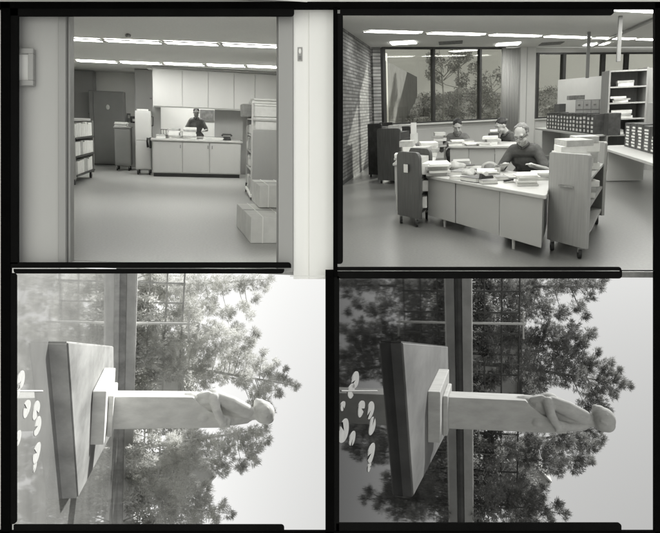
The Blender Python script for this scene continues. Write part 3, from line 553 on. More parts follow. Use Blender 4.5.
S2(-.88,12.3,.821,.26,.5,4,.16,'leftmost paper stack on the low side table'); S2(-.56,12.4,.821,.3,.6,5,.22,'tall stack of bound forms in the middle of the low side table',mats=('paper2','paper')); S2(-.5,13.6,.821,.36,.6,4,.24,'paper stack at the back of the low side table'); S2(-.86,13.8,.821,.3,.5,3,.3,'crumpled wrapped bundle at the back left of the side table',mats=('paper2','card'))
# carts
def cart(name,P1,P2,P3,z0,z1,label,m,shelves,cr=.06,round_=.12,wheels=True,inner='mid',solid=False,group='book carts in the brick-walled office'):
    t=thing(name,label,'cart',r2,(P1[0],P1[1],0),0,group); P1,P2,P3=[Vector((p[0],p[1])) for p in (P1,P2,P3)]; o=P1.copy(); P1-=o;P2-=o;P3-=o; P4=P3-(P2-P1)
    def panel(A,Bq,thick,nm):
        d=(Bq-A); L=d.length; d.normalize(); poly=[(0,z0),(L,z0)]
        for k in range(7): a=math.pi/2*k/6; poly.append((L-round_+round_*math.cos(a),z1-round_+round_*math.sin(a)))
        for k in range(7): a=math.pi/2+math.pi/2*k/6; poly.append((round_+round_*math.cos(a),z1-round_+round_*math.sin(a)))
        a=math.atan2(d.y,d.x); R=Matrix.Rotation(a,3,'Z'); b=B(); b.vprism(poly,0,thick); b.v=[tuple(R@Vector(v)+Vector((A.x,A.y,0))) for v in b.v]; return b.build(nm,M[m],t,bevel=.006)
    panel(P1,P2,.05,'end_panel'); panel(P4,P3,.05,'end_panel')
    u=(P3-P2).normalized()*.05; w=(P2-P1).normalized()
    for z in shelves: B().prism([tuple(P1+u*1.2+w*.01),tuple(P2+u*1.2-w*.01),tuple(P3-u*.1-w*.01),tuple(P4-u*.1+w*.01)],z,z+.03).build('shelf',M[m],t)
    if solid: B().prism([tuple(P1+u*1.2+w*.02),tuple(P2+u*1.2-w*.025),tuple(P3-u*.3-w*.025),tuple(P4-u*.3+w*.02)],z0+.05,z1-.1).build('drawer_block',M[inner],t)
    else: B().prism([tuple(P1+u*1.2+w*.0),tuple(P1+u*1.2+w*.03),tuple(P4-u*.1+w*.03),tuple(P4-u*.1)],z0+.02,z1-.15).build('back_panel',M[m],t)
    if wheels: casters(t,[tuple(P1.lerp(P2,.14)+u),tuple(P1.lerp(P2,.86)+u),tuple(P3-(P2-P1)*.14-u),tuple(P4+(P2-P1)*.14-u)],cr,z0+.02)
    return t
cart('book_cart',(1.10,8.62),(1.43,7.98),(2.07,10.4),.13,1.17,'large oak book cart in front of the desk at right','woodm',(.20,.52,.84),.06,.035)
cart('book_cart',(-.86,10.75),(-.50,10.25),(-.37,11.1),.13,1.10,'grey rounded file cart at the left end of the foreground desk','woodd',(.2,.45,.7),.06,.10,inner='paper2',solid=True).children[0]
cart('book_cart',(-1.78,16.6),(-1.22,16.3),(-1.05,17.6),.08,1.28,'dark walnut cart standing near the brick wall','woodd',(.2,.6,1.0),.06,.06,inner='dark',solid=True)
cart('book_cart',(-2.2,18.3),(-1.82,18.1),(-1.65,19.4),.06,1.36,'darkest cart, partly behind the walnut one against the brick wall','dark',(.2,.6,1.0),.05,.03,inner='dark',solid=True)
S2(-1.35,16.9,1.19,.3,.6,2,.14,'white papers lying on top of the dark walnut cart'); S2(-.92,16.6,.0,.14,.4,6,1.28,'tall pale upright stack right of the dark walnut cart',mats=('paper','card'),jit=.01)
single(B().box(-.98,-.66,15.2,15.9,.0,.95),'file_box',M['dark'],r2,'small black box standing right of the dark walnut cart','box',bevel=.01)
for i,(x,y,z,h) in enumerate(((-.52,10.9,.25,.17),(-.5,10.92,.5,.16),(-.48,10.9,.75,.17))):
    single(B().box(x-.02,x+.12,y-.32,y+.1,z,z+h),'drawer_box',M['paper'],r2,['bottom','middle','top'][i]+' white box on the open side of the grey rounded cart','box','white boxes in the rounded cart',bevel=.01)
t=thing('label_card','small pale label card on the end of the grey rounded cart','label',r2,(-.70,10.49,.86),math.atan2(-.5,.36)); B().box(-.05,.05,-.012,-.002,-.06,.06).build('card',M['paper'],t)
t=thing('name_plate','thin dark stamped plate on the oak cart end panel','label',r2,(1.255,8.305,.80),math.atan2(-.64,.33)); B().box(-.13,.13,-.012,-.002,-.012,.012).build('plate',M['mid'],t)
# papers on the oak cart
S2(1.42,9.1,.871,.34,.7,5,.42,'tall pile of white folders on the top shelf of the oak cart'); S2(1.68,9.7,.871,.3,.5,4,.46,'second white pile at the far end of the oak cart top shelf',mats=('paper','paper2'))
S2(1.62,9.3,.551,.26,.4,3,.2,'small pile on the middle shelf of the oak cart')
# things on the foreground desk
DZ=.741
S2(-.24,10.75,DZ,.33,.75,3,.14,'wide tray of forms on the left corner of the foreground desk',mats=('paper2','card')); S2(-.22,10.7,.885,.34,.8,2,.045,'white sheets topping the tray on the left desk corner',mats=('paper',))
S2(.90,9.15,DZ,.26,.5,6,.15,'neat white paper stack on the right front of the foreground desk',mats=('paper','paper'),jit=.006)
def item(name,x,y,z,rz,sx,sy,sz,m,label,cat,bev=.006): 
    t=thing(name,label,cat,r2,(x,y,z),rz); B().box(-sx/2,sx/2,-sy/2,sy/2,0,sz*.12).build('cover',M[m],t); B().box(-sx/2+.004,sx/2-.004,-sy/2+.01,sy/2-.01,sz*.121,sz*.9).build('pages',M['paper'],t); B().box(-sx/2,sx/2,-sy/2,sy/2,sz*.901,sz).build('cover',M[m],t); return t
item('booklet',.30,9.62,DZ,.5,.26,.42,.06,'dark','dark booklet lying near the front edge of the foreground desk','book')
item('booklet',.42,9.4,DZ,.2,.2,.4,.05,'mid','grey booklet right beside the dark booklet on the desk front edge','book')
item('booklet',.12,10.6,DZ,-.4,.24,.5,.07,'mid','grey booklet behind the left tray on the foreground desk','book')
item('booklet',.13,11.4,DZ,.3,.24,.5,.09,'dark','dark booklet at the left rear of the foreground desk','book')
item('booklet',.30,11.0,DZ,-.2,.22,.4,.05,'dark','dark booklet before the round dish on the foreground desk','book')
item('booklet',.62,9.75,DZ,.1,.16,.28,.05,'mid','small grey booklet in the centre of the foreground desk','book')
item('booklet',.12,9.95,DZ,.9,.2,.34,.04,'paper2','pale booklet near the middle of the desk front edge','book')
S2(.45,10.35,DZ,.32,.5,3,.10,'heap of loose letters in the middle of the foreground desk',jit=.06); S2(.10,11.9,DZ,.3,.5,3,.13,'heap of envelopes at the left rear of the foreground desk',jit=.06,mats=('paper2','paper'))
S2(.88,10.1,DZ,.36,.6,2,.025,'flat open sheets under the hands of the balding person'); S2(1.13,9.75,DZ,.26,.4,3,.10,'thick open book by the right hand of the balding person',mats=('paper','paper2'))
def crumple(name,loc,r,label,m,cat,seed,flat=.6):
    b=B().ell((0,0,r*flat),(r*1.2,r*1.5,r*flat),18,12); b.v=[tuple(Vector(v)*(1+.35*noise.noise(Vector(v)*7/r*.12+Vector((seed,0,0))))) for v in b.v]
    b.v=[(x,y,max(z,.0)) for x,y,z in b.v]; return single2(b,name,m,label,cat,loc)
def single2(b,name,m,label,cat,loc,room=2,**k):
    o=b.build(name,M[m],None,room,**k); o.matrix_world=MR[room]@Matrix.Translation(loc); return tag(o,label,cat)
crumple('paper_wrap',(.36,11.1,DZ),.095,'crumpled wrapping paper in the centre of the foreground desk','paper2','wrapping paper',1,.45); crumple('paper_wrap',(.20,10.2,DZ),.09,'small crumpled paper near the desk front edge','paper2','wrapping paper',5)
crumple('paper_wrap',(.03,11.2,DZ),.12,'crumpled paper beside the rear booklet on the foreground desk','paper2','wrapping paper',9)
t=thing('round_dish','round pale dish tilted toward the viewer on the foreground desk','dish',r2,(.52,10.75,DZ+.09)); b=B(); b.ell((0,0,0),(.12,.03,.08),20,10); b.build('rim',M['paper2'],t,smooth=True); B().ell((0,-.022,0),(.085,.014,.056),20,8).build('bowl',M['mid'],t,smooth=True)
t=thing('glue_jar','small grey glue jar before the round dish','jar',r2,(.61,10.3,DZ)); B().tube([(0,0,0),(0,0,.10),(0,0,.12)],[.042,.042,.03],14).build('glass_body',M['paper2'],t); B().tube([(0,0,.121),(0,0,.15)],.032,12).build('lid',M['mid'],t)
t=thing('tape_dispenser','dark tape dispenser near the front edge of the foreground desk','tape dispenser',r2,(.42,9.0+.45,DZ+.051),.6); B().vprism([(-.1,0),(.1,0),(.08,.04),(-.03,.035),(-.09,.07)],-.03,.03).build('base',M['dark'],t,bevel=.004); B().tube([(-.02,-.02,.06),(-.02,.02,.06)],.035,16).build('tape_roll',M['paper'],t)
t=thing('stapler','small dark stapler lying before the paper stack','stapler',r2,(.70,9.35,DZ),.3); B().box(-.07,.07,-.02,.02,0,.015).build('base',M['chrome'],t); B().box(-.07,.06,-.018,.018,.02,.045,ry=-.08).build('arm',M['dark'],t,bevel=.006)
for i,(x,y,a,l) in enumerate(((.02,10.5,.6,'left'),(.55,9.9,-.3,'right'))): single2(B().tube([(-.1,0,.006),(.1,0,.006)],.006,6),'pencil','dark','thin dark pencil on the foreground desk, the %s one of two'%l,'pencil',(x,y,DZ+.001))
person('balding person with glasses in a dark short-sleeved shirt writing at the foreground desk',r2,(1.17,11.45,-.02),rad(-20),1.24,lean=.27,head_tilt=.5,bald=True,hair='hairg',glasses=True,turn=-.1,hands=((.20,-.60,.69),(-.16,-.58,.69)),sh_z=.88)
chair(r2,(1.2,11.6,0),rad(-20),'dark office chair under the balding person',.9)
person('dark-haired person in a grey shirt facing the viewer at the second desk',r2,(.08,18.0,-.12),rad(0),1.32,lean=.22,head_tilt=.45,shirt='shirtm',hands=((.14,-.55,.72),(-.16,-.55,.72)),sh_z=.86)
chair(r2,(.08,18.2,0),0,'office chair under the dark-haired person in grey',.9)
person('dark-haired person turned left at the right end of the second desk, behind the balding person',r2,(1.5,16.8,-.12),rad(-60),1.3,lean=.24,head_tilt=.45,shirt='shirtd',hands=((.14,-.5,.72),(-.16,-.5,.72)),sh_z=.88)
chair(r2,(1.55,16.85,0),rad(-60),'office chair under the person turned left',.9)
# things on the second desk
D2=.901
S2(.02,15.6,D2,.3,.5,3,.10,'white paper heap on the left end of the second desk',jit=.05); S2(.40,15.4,D2,.4,.5,2,.05,'flat dark-edged folders in the middle of the second desk',mats=('mid','paper')); S2(.80,15.7,D2,.34,.5,3,.14,'tall paper heap on the right of the second desk',jit=.04); S2(.62,15.2,D2,.3,.3,2,.05,'loose sheets along the front edge of the second desk')
t=thing('adding_machine','dark adding machine with a paper roll at the rear of the second desk','adding machine',r2,(.88,16.4,D2)); B().vprism([(-.13,0),(.13,0),(.11,.2),(-.11,.2)],-.15,.15).build('body',M['dark'],t,bevel=.01); B().tube([(-.08,.0,.24),(.08,.0,.24)],.04,12).build('paper_roll',M['paper'],t); B().box(-.09,.09,-.17,-.151,.04,.15).build('keys',M['paper2'],t)
item('booklet',.25,16.3,D2,.2,.3,.5,.08,'mid','grey booklet before the person in grey at the second desk','book')
S2(-.36,17.6,.82,.3,.5,4,.28,'wrapped newspapers left of the person in grey',mats=('paper2','card'),jit=.05)
# desk for the left pile
tb=thing('side_table','second side table at the far left, under the wrapped newspapers','table',r2,(-.42,17.6,0)); B().box(-.35,.25,-.5,.5,.78,.815).build('table_top',M['dtop'],tb,bevel=.01)
for x,y in ((-.3,-.45),(.2,-.45),(-.3,.45),(.2,.45)): B().box(x-.02,x+.02,y-.02,y+.02,0,.778).build('leg',M['chrome'],tb)
# right side: tables, volumes, bookcase
def table_y(P,z,label,m='dtop'):
    t=thing('long_table',label,'table',r2,(P[0][0],P[0][1],0)); q=[(x-P[0][0],y-P[0][1]) for x,y in P]
    B().prism(q,z-.05,z).build('table_top',M[m],t,bevel=.008)
    def l(a,c,f): return (a[0]+(c[0]-a[0])*f,a[1]+(c[1]-a[1])*f)
    for f in (.14,.9):
        a=l(q[0],q[3],f); c=l(q[1],q[2],f); a2=l(a,c,.15); c2=l(a,c,.95); B().prism([a2,c2,(c2[0],c2[1]+.08),(a2[0],a2[1]+.08)],.02,z-.051).build('end_panel',M['cab'],t)
    return t
table_y([(3.06,10.6),(4.0,10.6),(4.05,16.6),(3.14,16.6)],.74,'long pale table at the right edge holding a row of dark volumes')
table_y([(3.33,18.4),(4.1,18.7),(3.4,25.0),(2.66,24.6)],.90,'farther pale table before the right windows with a long row of volumes')
def volumes(x0,y0,x1,y1,z,n,h,label,lab=5):
    t=thing('volume_row',label,'books',r2,(x0,y0,z)); dx=(x1-x0)/n; dy=(y1-y0)/n; a=math.atan2(dy,dx)
    for i in range(n):
        hh=h*random.uniform(.96,1.02); w=math.hypot(dx,dy)
        R=Matrix.Translation((i*dx,i*dy,0))@Matrix.Rotation(a,4,'Z')
        b=B().box(.01,w-.01,-.34,0,0,hh); b.v=[tuple(R@Vector(v)) for v in b.v]; bk=b.build('volume',M['dark'],t,bevel=.008)
        b=B()
        for k in range(lab):
            zz=hh*(.08+.84*k/lab); ww=w*random.uniform(.35,.6); b.box(w*.2,w*.2+ww,.001,.006,zz,zz+hh*.5/lab)
        b.v=[tuple(R@Vector(v)) for v in b.v]; b.build('spine_label',M['paper'],bk)
    return t
volumes(3.48,11.1,3.62,16.2,.741,9,.50,'row of large dark volumes with white spine labels on the table at the right edge',7)
volumes(3.42,18.6,2.9,23.6,.901,15,.50,'long row of dark volumes with pale spine stripes on the farther table',4)
t=thing('bookcase','tall grey open bookcase at the right with papers on its shelves','bookcase',r2,(3.72,18.45,0))
B().box(-.02,.02,0,.9,0,2.42).build('side_panel',M['woodm'],t); B().box(.84,.88,-.0,.9,0,2.46).build('side_panel',M['woodm'],t); B().box(.02,.84,.86,.9,0,2.42).build('back_panel',M['woodm'],t)
for z in (.05,.45,.85,1.24,1.62,2.0,2.38): B().box(.02,.84,0,.86,z,z+.035).build('shelf',M['woodg'],t)
B().box(.885,1.28,.1,.14,0,2.44).build('end_cover',M['woodm'],t)
S2(4.15,18.75,2.036,.4,.4,2,.12,'thin papers on the topmost shelf of the tall bookcase'); S2(4.35,18.8,.886,.24,.4,4,.26,'upright bundle at the right of a lower bookcase shelf'); S2(4.0,18.75,1.656,.4,.5,3,.17,'papers on the second highest shelf of the tall bookcase'); S2(4.05,18.75,1.276,.5,.5,3,.19,'papers and white parcels on the middle shelf of the tall bookcase'); S2(3.95,18.75,.886,.3,.5,2,.10,'thin pile on a lower shelf of the tall bookcase')
t=thing('card_cabinet','wood-grain card cabinet behind the dark volumes at the right edge','cabinet',r2,(3.85,14.6,.745)); B().box(0,1.3,0,.8,0,.90).build('case',M['woodm'],t,bevel=.006)
for i in range(3):
    for j in range(3): d=B().box(.06+.3*i,.34+.3*i,-.012,-.001,.06+.28*j,.31+.28*j).build('drawer',M['woodg'],t,bevel=.004)
t=thing('index_box','pale tilted index box standing on the wood-grain card cabinet','box',r2,(3.98,13.2,1.24)); B().vprism([(0,0),(.6,0),(.6,.38),(.08,.38)],0,.5).build('box_body',M['card'],t,bevel=.01); B().box(.0,.6,.49,.52,.2,.48).build('lid',M['paper'],t)
t=thing('card_catalog','wooden card catalogue behind the long row of volumes','cabinet',r2,(3.38,21.2,.905),rad(-55)); B().box(0,1.2,0,.5,0,.85).build('case',M['woodm'],t,bevel=.006)
for i in range(4):
    for j in range(3):
        d=B().box(.04+.29*i,.30+.29*i,-.015,-.001,.05+.27*j,.28+.27*j).build('drawer',M['woodg'],t,bevel=.004); B().box(.13+.29*i,.21+.29*i,-.03,-.016,.15+.27*j,.19+.27*j).build('handle',M['chrome'],d)
S2(3.55,22.2,1.76,.5,.5,1,.16,'dark tray of cards on top of the card catalogue',mats=('mid',)); single(B().box(3.1,3.3,22.4,23.4,1.42,1.66),'card_tray',M['woodd'],r2,'dark wooden card tray left of the card catalogue','box',bevel=.01)
single(B().box(3.58,3.86,17.7,18.2,.905,1.42),'record_box',M['dark'],r2,'black record box at the near end of the farther table','box',bevel=.01)
# ============================================================ THE TWO GARDEN POOL VIEWS (their ground stands to the left)
def Q(r,px,py,y=None,z=None):
    d=RF[r]@ray(px+(0 if r==4 else -334.5),py); t=(z-EYE[r])/d[2] if z is not None else y/d[1]; p=d*t; return (p[0],p[1],p[2]+EYE[r])
def pine(r,base,clumps,label,m,mt,seed,per=330,leaf=.10,group=None,name='pine_tree',cat='tree',dep=31.,spread=1.2,asp=.17,tr=.12):
    g=np.random.default_rng(seed); bx=Q(r,470,base,dep); bx=(bx[0],bx[1],.35)
    t=thing(name,label,cat,r,bx,0,group); cs=[];rs=[]
    for (px,py,rr) in clumps:
        y=dep+g.uniform(-spread,spread); p=Q(r,px,py,y); cs.append((p[0]-bx[0],p[1]-bx[1],p[2]-bx[2])); rs.append(rr/F*dep)
    top=max(cs,key=lambda c:c[2]); b=B(); H=top[2]
    ax=lambda f:(top[0]*f**1.3,top[1]*f,H*f)
    b.tube([(0,0,-.1)]+[ax(f) for f in (.2,.4,.6,.8,.98)],[tr,tr*.85,tr*.7,tr*.5,tr*.3,tr*.1],8)
    for c in cs:
        f=max(.08,min(.92,(c[2]-.25*math.hypot(c[0],c[1]))/H)); s=ax(f); mid=((s[0]+c[0])/2,(s[1]+c[1])/2,(s[2]+c[2])/2-.05*abs(c[0]-s[0])+.03)
        b.tube([s,mid,c],[tr*.22,tr*.13,tr*.05],5)
    b.build('trunk',mt,t)
    # needle tufts: twigs inside every clump, each ringed with needles
    sub=[];dr=[];C=np.array(cs)
    for c,rr in zip(C,rs):
        n=max(14,int(110*(rr/.5)**1.5)); d=g.normal(size=(n,3)); d/=np.linalg.norm(d,axis=1)[:,None]; sub.append(c+d*(g.random(n)**.5)[:,None]*rr*np.array([1,1.3,1])*g.uniform(.9,1.3)); w_=d*.9+np.array([0,0,.45])+(c-np.array([0,0,H*.45]))/H*.8; dr.append(w_/np.linalg.norm(w_,axis=1)[:,None])
    sub=np.concatenate(sub); dr=np.concatenate(dr); n=int(per*6.5)*len(cs); V,Fc=leafcloud(sub,np.full(len(sub),.10),n,leaf,asp,1.2,seed=seed,dirs=dr)
    npmesh('crown',V,Fc,m,t); return t
def pool_view(r,which,K):
    """which: words that tell this view's things from the other view's. K: its materials"""
    L=lambda s:s+', '+which+' pool view'
    # water, bank, ground
    if r==4: slab=[(.912,8.33),(3.12,9.55),(4.14,18.2),(2.01,17.7)]; b1,b2=(.435,26.84),(10.95,30.0); y0=5.25; WZ=.145
    else: slab=[(.978,9.145),(3.52,11.2),(4.84,21.7),(2.187,19.55)]; b1,b2=(.48,27.3),(13.5,33.5); y0=4.9; WZ=.06
    d=nrm([b2[0]-b1[0],b2[1]-b1[1]]); n=np.array([-d[1],d[0]]); b1=np.array(b1)
    P=lambda s,o:tuple(b1+d*s+n*o)
    struct(B().add([(.0,y0,WZ),(9,y0,WZ),(*P(14,.05),WZ),(*P(-.3,.05),WZ)],[(0,1,2,3)]),'water',K['water'],r)
    bk=thing('pool_wall',L('long low concrete pool wall with a pale coping behind the statue'),'wall',r,(*P(0,0),0)); o=b1
    pr=lambda s0,s1,o0,o1,z0,z1:B().prism([tuple(np.array(P(s,oo))-o) for s,oo in ((s0,o0),(s1,o0),(s1,o1),(s0,o1))],z0,z1)
    pr(-.6,14,.0,.5,-.1,.28).build('wall_base',K['stone_d'],bk); pr(-.6,14,-.04,.55,.283,.62).build('coping',K['stone'],bk,bevel=.02); pr(-.6,14,.05,.5,.622,.66).build('top_slab',K['stone_l'],bk,bevel=.01)
    struct(B().add([(*P(-1,.5),.35),(*P(40,.5),.35),(*P(60,90),.35),(*P(-1,90),.35)],[(0,1,2,3)]),'ground',K['ground'],r)
    # slab platform
    t=thing('stone_platform',L('broad flat stone platform rising from the pool under the statue'),'platform',r,(slab[0][0],slab[0][1],0)); q=[(x-slab[0][0],y-slab[0][1]) for x,y in slab]
    B().prism(q,-.02,.29).build('slab',K['slab'],t,bevel=.010); ctr=sum((Vector(p) for p in q),Vector((0,0)))/4
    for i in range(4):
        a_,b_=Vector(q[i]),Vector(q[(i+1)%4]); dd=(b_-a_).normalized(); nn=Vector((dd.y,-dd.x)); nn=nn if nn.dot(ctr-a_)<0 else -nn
        B().prism([tuple(a_+nn*.003),tuple(b_+nn*.003),tuple(b_+nn*.02),tuple(a_+nn*.02)],-.02,.268).build('shaded_edge',K['edge_shade'],t)  # strips that carry the shade of the platform sides in their colour
    # sculpture
    if r==4: loc=(2.615,12.9,.29); s=1.; tilt=0
    else: p=Q(3,446,410,14.3); loc=(p[0],14.3,.29); s=1.115; tilt=rad(.8)
    t=thing('statue',L('pale stone figure with bowed head rising from a tall pillar'),'statue',r,loc,0,None,s,Matrix.Rotation(tilt,4,'Y'))
    B().box(-.53,.32,-1.15,1.5,.0,.21).build('plinth',K['stat'],t,bevel=.015); B().box(-.36,.33,-.6,.8,.212,.30).build('step',K['stat'],t,bevel=.02)
    c=B()
    c.vprism([(-.29,.285),(.27,.285),(.255,2.3),(.1,2.3),(-.05,1.9),(-.2,1.7),(-.285,1.62)],-.30,.34)
    q=lambda px,py,y:((py-397)*.0179-.278,y,(px-526)*.01685+1.646)
    c.cap(q(524,409,.0),q(545,409,.0),.27,.25,18).cap(q(540,411,.03),q(572,414,.03),.25,.19,16).cap(q(560,414,.04),q(584,417,.03),.20,.155,16)   # seat, back and shoulders
    c.cap(q(583,416,.0),q(592,416,-.03),.13,.115,14)                                                     # neck
    c.cap(q(583,412.5,-.10),q(566,404,-.19),.125,.135,14).cap(q(566,404,-.19),q(551,398.5,-.22),.135,.115,14)  # near upper arm
    c.cap(q(546.5,398,-.27),q(549,408,-.37),.105,.08,12).cap(q(549,408,-.37),q(556,420,-.33),.08,.06,12)       # forearm folded across
    c.cap(q(583,421,-.04),q(568,422,-.16),.09,.08,12).cap(q(568,422,-.16),q(551,415,-.36),.075,.05,12)        # far arm coming down
    c.ell(q(549,400,.06),(.16,.22,.17),16,12).ell(q(538,401,-.05),(.15,.24,.16),14,10).ell(q(536,417,-.18),(.12,.16,.15),12,10)   # bent knees and hip
    c.cap(q(531,396.5,-.2),q(541,395,-.24),.05,.07,10).cap(q(572,410,.16),q(556,404,.2),.13,.15,12)
    R=Matrix.Rotation(rad(-25),3,'Y')
    c.ell(q(602.5,414.5,-.04),(.215,.235,.195),22,16,R).ell(q(598,408,-.02),(.13,.17,.12),14,10).ell(q(595,404.5,.02),(.07,.10,.06),12,8).ell(q(606,419,-.08),(.13,.16,.13),14,10)
    c.cap(q(599,414,-.25),q(603,416,-.27),.03,.02,8).cap(q(604,408,-.22),q(607,414,-.245),.022,.018,8)
    for k,(fx,fz) in enumerate(((.12,2.20),(.135,2.17),(.14,2.14),(.135,2.11))): c.cap((fx-.02,-.345,fz),(fx+.07,-.335,fz+.02),.021,.016,7)
    c.build('figure',K['stat'],t,remesh=.014,sm=2)
    # lily pads
    pads=[(355,380,5,8,'the topmost of the lily pads'),(351,391,4.5,7,'the second from the top, overlapping the first'),(342.5,406,3,4.5,'a small one cut by the left edge'),(361,408.5,4.4,7.6,'left one of the middle pair'),(370.5,410,4.3,8,'right one of the middle pair'),(372,426,4.6,8,'just below the middle pair'),(343.5,431,5,11,'the wide one at the left edge'),(352,438.6,4,6.5,'dull one below the wide pad'),(371,453,4.6,8.6,'the lowest large one'),(369,467,2.5,4,'the tiny one at the bottom')]
    for i,(px,py,a,bb,l) in enumerate(pads):
        c=Q(r,px,py,z=WZ); sx=bb/F*c[1]; e=Q(r,px+a,py,z=WZ)[1]-c[1]; ry=min(e,sx*2.6); t=thing('lily_pad','lily pad, %s, %s pool view'%(l,which),'lily pad',r,(c[0],c[1],WZ+.0008),0,'lily pads in the %s view'%which)
        a0=random.uniform(0,6.28); N=26; vs=[(0,0,.004)];
        for k in range(N+1): an=a0+.22+(6.28-.44)*k/N; q=1+.05*math.sin(3*an+i); vs.append((sx*q*math.cos(an),ry*q*math.sin(an),.004))
        vs+= [(x,y,z-.005) for x,y,z in vs]; n1=N+2; fs=[(0,k+1,k+2) for k in range(N)]+[(n1,n1+k+2,n1+k+1) for k in range(N)]+[(k+1,n1+k+1,n1+k+2,k+2) for k in range(N)]
        B().add(vs,fs).build('leaf',K['pad'],t)
    a=Q(r,341,391,z=WZ);b_=Q(r,377,391,z=WZ); single(B().tube([a,b_],[.007,.009],8),'water_pipe',K['stone'],r,L('thin pale pipe running from the platform across the water'),'pipe')
    # fence and poles behind the bank
    t=thing('wire_fence',L('thin post and rail fence between the pool wall and the trees'),'fence',r,(*P(0,2.2),.35)); o2=np.array(P(0,2.2))
    for k in range(14):
        q=np.array(P(-.6+.93*k,2.2))-o2; B().tube([(q[0],q[1],0),(q[0],q[1],2.2)],.045,6).build('post',K['stone_d'],t)
    for z in (.75,1.45,2.15): B().tube([(*(np.array(P(-1,2.2))-o2),z),(*(np.array(P(12,2.2))-o2),z)],.038,6).build('rail',K['stone_d'],t)
    a=Q(r,470,323,28.8); tp=Q(r,526,323,28.8); single(B().tube([(a[0],a[1],.35),(a[0],a[1],tp[2])],.05,8).tube([(a[0]-.5,a[1],tp[2]-.1),(a[0]+.6,a[1],tp[2]-.1)],.04,6),'garden_pole',K['stone_l'],r,L('pale pole with a cross bar behind the pool wall'),'pole')
    a=Q(r,500,378,38); t=thing('shed',L('plain grey shed with a small barred window behind the trees'),'building',r,(a[0],38,.35)); B().box(-2.2,1.6,0,2,0,2.5).build('wall',K['shed'],t); B().box(-2.4,1.8,-.2,2.2,2.502,2.62).build('roof',K['stone_d'],t); w=B().box(-.35,.35,-.05,-.002,.9,1.55).build('window',K['stone_d'],t)
    b=B()
    for k in range(4): b.box(-.28+.17*k,-.25+.17*k,-.09,-.052,.92,1.53)
    b.build('bar',K['stone_l'],w)
    a=Q(r,500,478,44); t=thing('gabled_hut',L('small pale gabled hut showing between the lower trees'),'building',r,(a[0],44,.35)); hz_=Q(r,532,478,44)[2]-.35; B().vprism([(-1.1,0),(1.1,0),(1.1,hz_),(0,hz_+1.0),(-1.1,hz_)],0,2).build('wall',K['shed'],t); B().vprism([(-1.25,hz_-.1),(-1.2,hz_-.2),(0,hz_+1.03),(1.2,hz_-.2),(1.25,hz_-.1),(0,hz_+1.15)],-.15,2.1).build('roof',K['stone_l'],t)
    # planting
    gg=np.random.default_rng(5+r); cc=[];rr_=[]
    for k in range(150):
        py=gg.uniform(272,530); top=534+14*noise.noise(Vector((py*.03,r,0)))+gg.uniform(-4,4); px=478+(top-478)*gg.random()**.9; y=gg.uniform(38,42); cc.append(Q(r,px,py,y)); rr_.append(gg.uniform(.3,.62))
    V,Fc=leafcloud(cc,np.array(rr_),30000,.15,.45,seed=300+r); o=npmesh('background_foliage',V,Fc,K['leaf2']); o.matrix_world=MR[r]; tag(o,L('mass of fine foliage filling in behind the fence and pines'),'foliage',None,'stuff')
    A=[(498,283,14),(515,290,14),(530,281,12),(545,289,12),(560,282,11),(575,284,10),(588,281,8),(600,287,5),(590,297,5),(578,306,7),(562,313,9),(545,308,10),(528,308,12),(510,312,13),(585,315,4),(604,279,4)]
    Bc=[(500,342,14),(515,333,13),(530,338,12),(545,330,11),(558,337,11),(572,330,8),(580,341,9),(590,333,5),(562,352,12),(577,358,10),(590,364,9),(602,371,8),(613,377,6),(622,382,5),(630,386,3.5),(603,386,7),(613,393,5),(592,392,9),(600,404,6),(606,412,4),(578,378,11),(560,372,12),(543,352,13),(527,362,13),(510,368,14),(540,378,12),(620,369,3),(610,362,3),(598,352,3),(587,408,8)]
    Cc=[(590,432,7),(600,428,4),(602,440,4),(592,446,6),(578,440,10),(583,455,8),(576,466,7),(590,461,4),(563,437,12),(560,455,11),(545,445,12),(528,438,13),(510,445,14),(525,458,12),(545,463,9),(508,463,13),(558,470,6)]
    Dc=[(492,490,13),(506,497,12),(518,489,11),(530,495,9),(542,487,6),(505,512,13),(520,510,11),(534,506,8),(546,512,6),(557,505,5),(564,514,4),(528,519,9),(541,499,6),(549,520,5)]
    g='pine trees in the %s view'%which
    pine(r,286,A,L('airy pine with open branches at the top edge'),K['leaf'],K['bark'],31+r,300,group=g,dep=33)
    pine(r,362,Bc,L('largest pine, reaching farthest right past the head of the statue'),K['leaf'],K['bark'],41+r,330,group=g,dep=31.5)
    pine(r,448,Cc,L('dense round-topped pine below the statue'),K['leaf'],K['bark'],51+r,340,group=g,dep=32.5)
    pine(r,500,Dc,L('thin young tree with wispy top at the bottom edge'),K['leaf'],K['bark'],61+r,260,group=g,dep=31,name='young_tree',tr=.09)
    lows=[(283,'at the top edge'),(306,'second from the top edge'),(330,'third from the top edge'),(353,'above the pillar'),(378,'just above the pillar, before the shed'),(403,'hidden behind the pillar'),(428,'just below the pillar'),(452,'under the dense pine'),(476,'before the gabled hut'),(502,'near the bottom edge'),(522,'at the bottom edge')]
    for i,(py,l) in enumerate(lows):
        a=Q(r,478,py,30.2 if i%2 else 31.4); hh=random.uniform(1.1,1.9)
        k=8; gg=np.random.default_rng(70+i+10*r); cs=np.c_[gg.uniform(-.5,.5,k),gg.uniform(-.4,.4,k),gg.uniform(.15,hh*.85,k)]; t=thing('bush','leafy bush %s behind the wall, %s pool view'%(l,which),'bush',r,(a[0],a[1],.35),0,'bushes in the %s view'%which)
        V,Fc=leafcloud(cs,np.full(k,.34),1500,.12,.5,seed=170+i+20*r); V[:,2]=np.maximum(V[:,2],.02); npmesh('foliage',V,Fc,K['leaf2'] if i%3 else K['leaf'],t); b=B()
        for c in cs: b.tube([(c[0]*.2,c[1]*.2,0),tuple(c)],[.04,.01],5)
        b.build('stems',K['bark'],t)
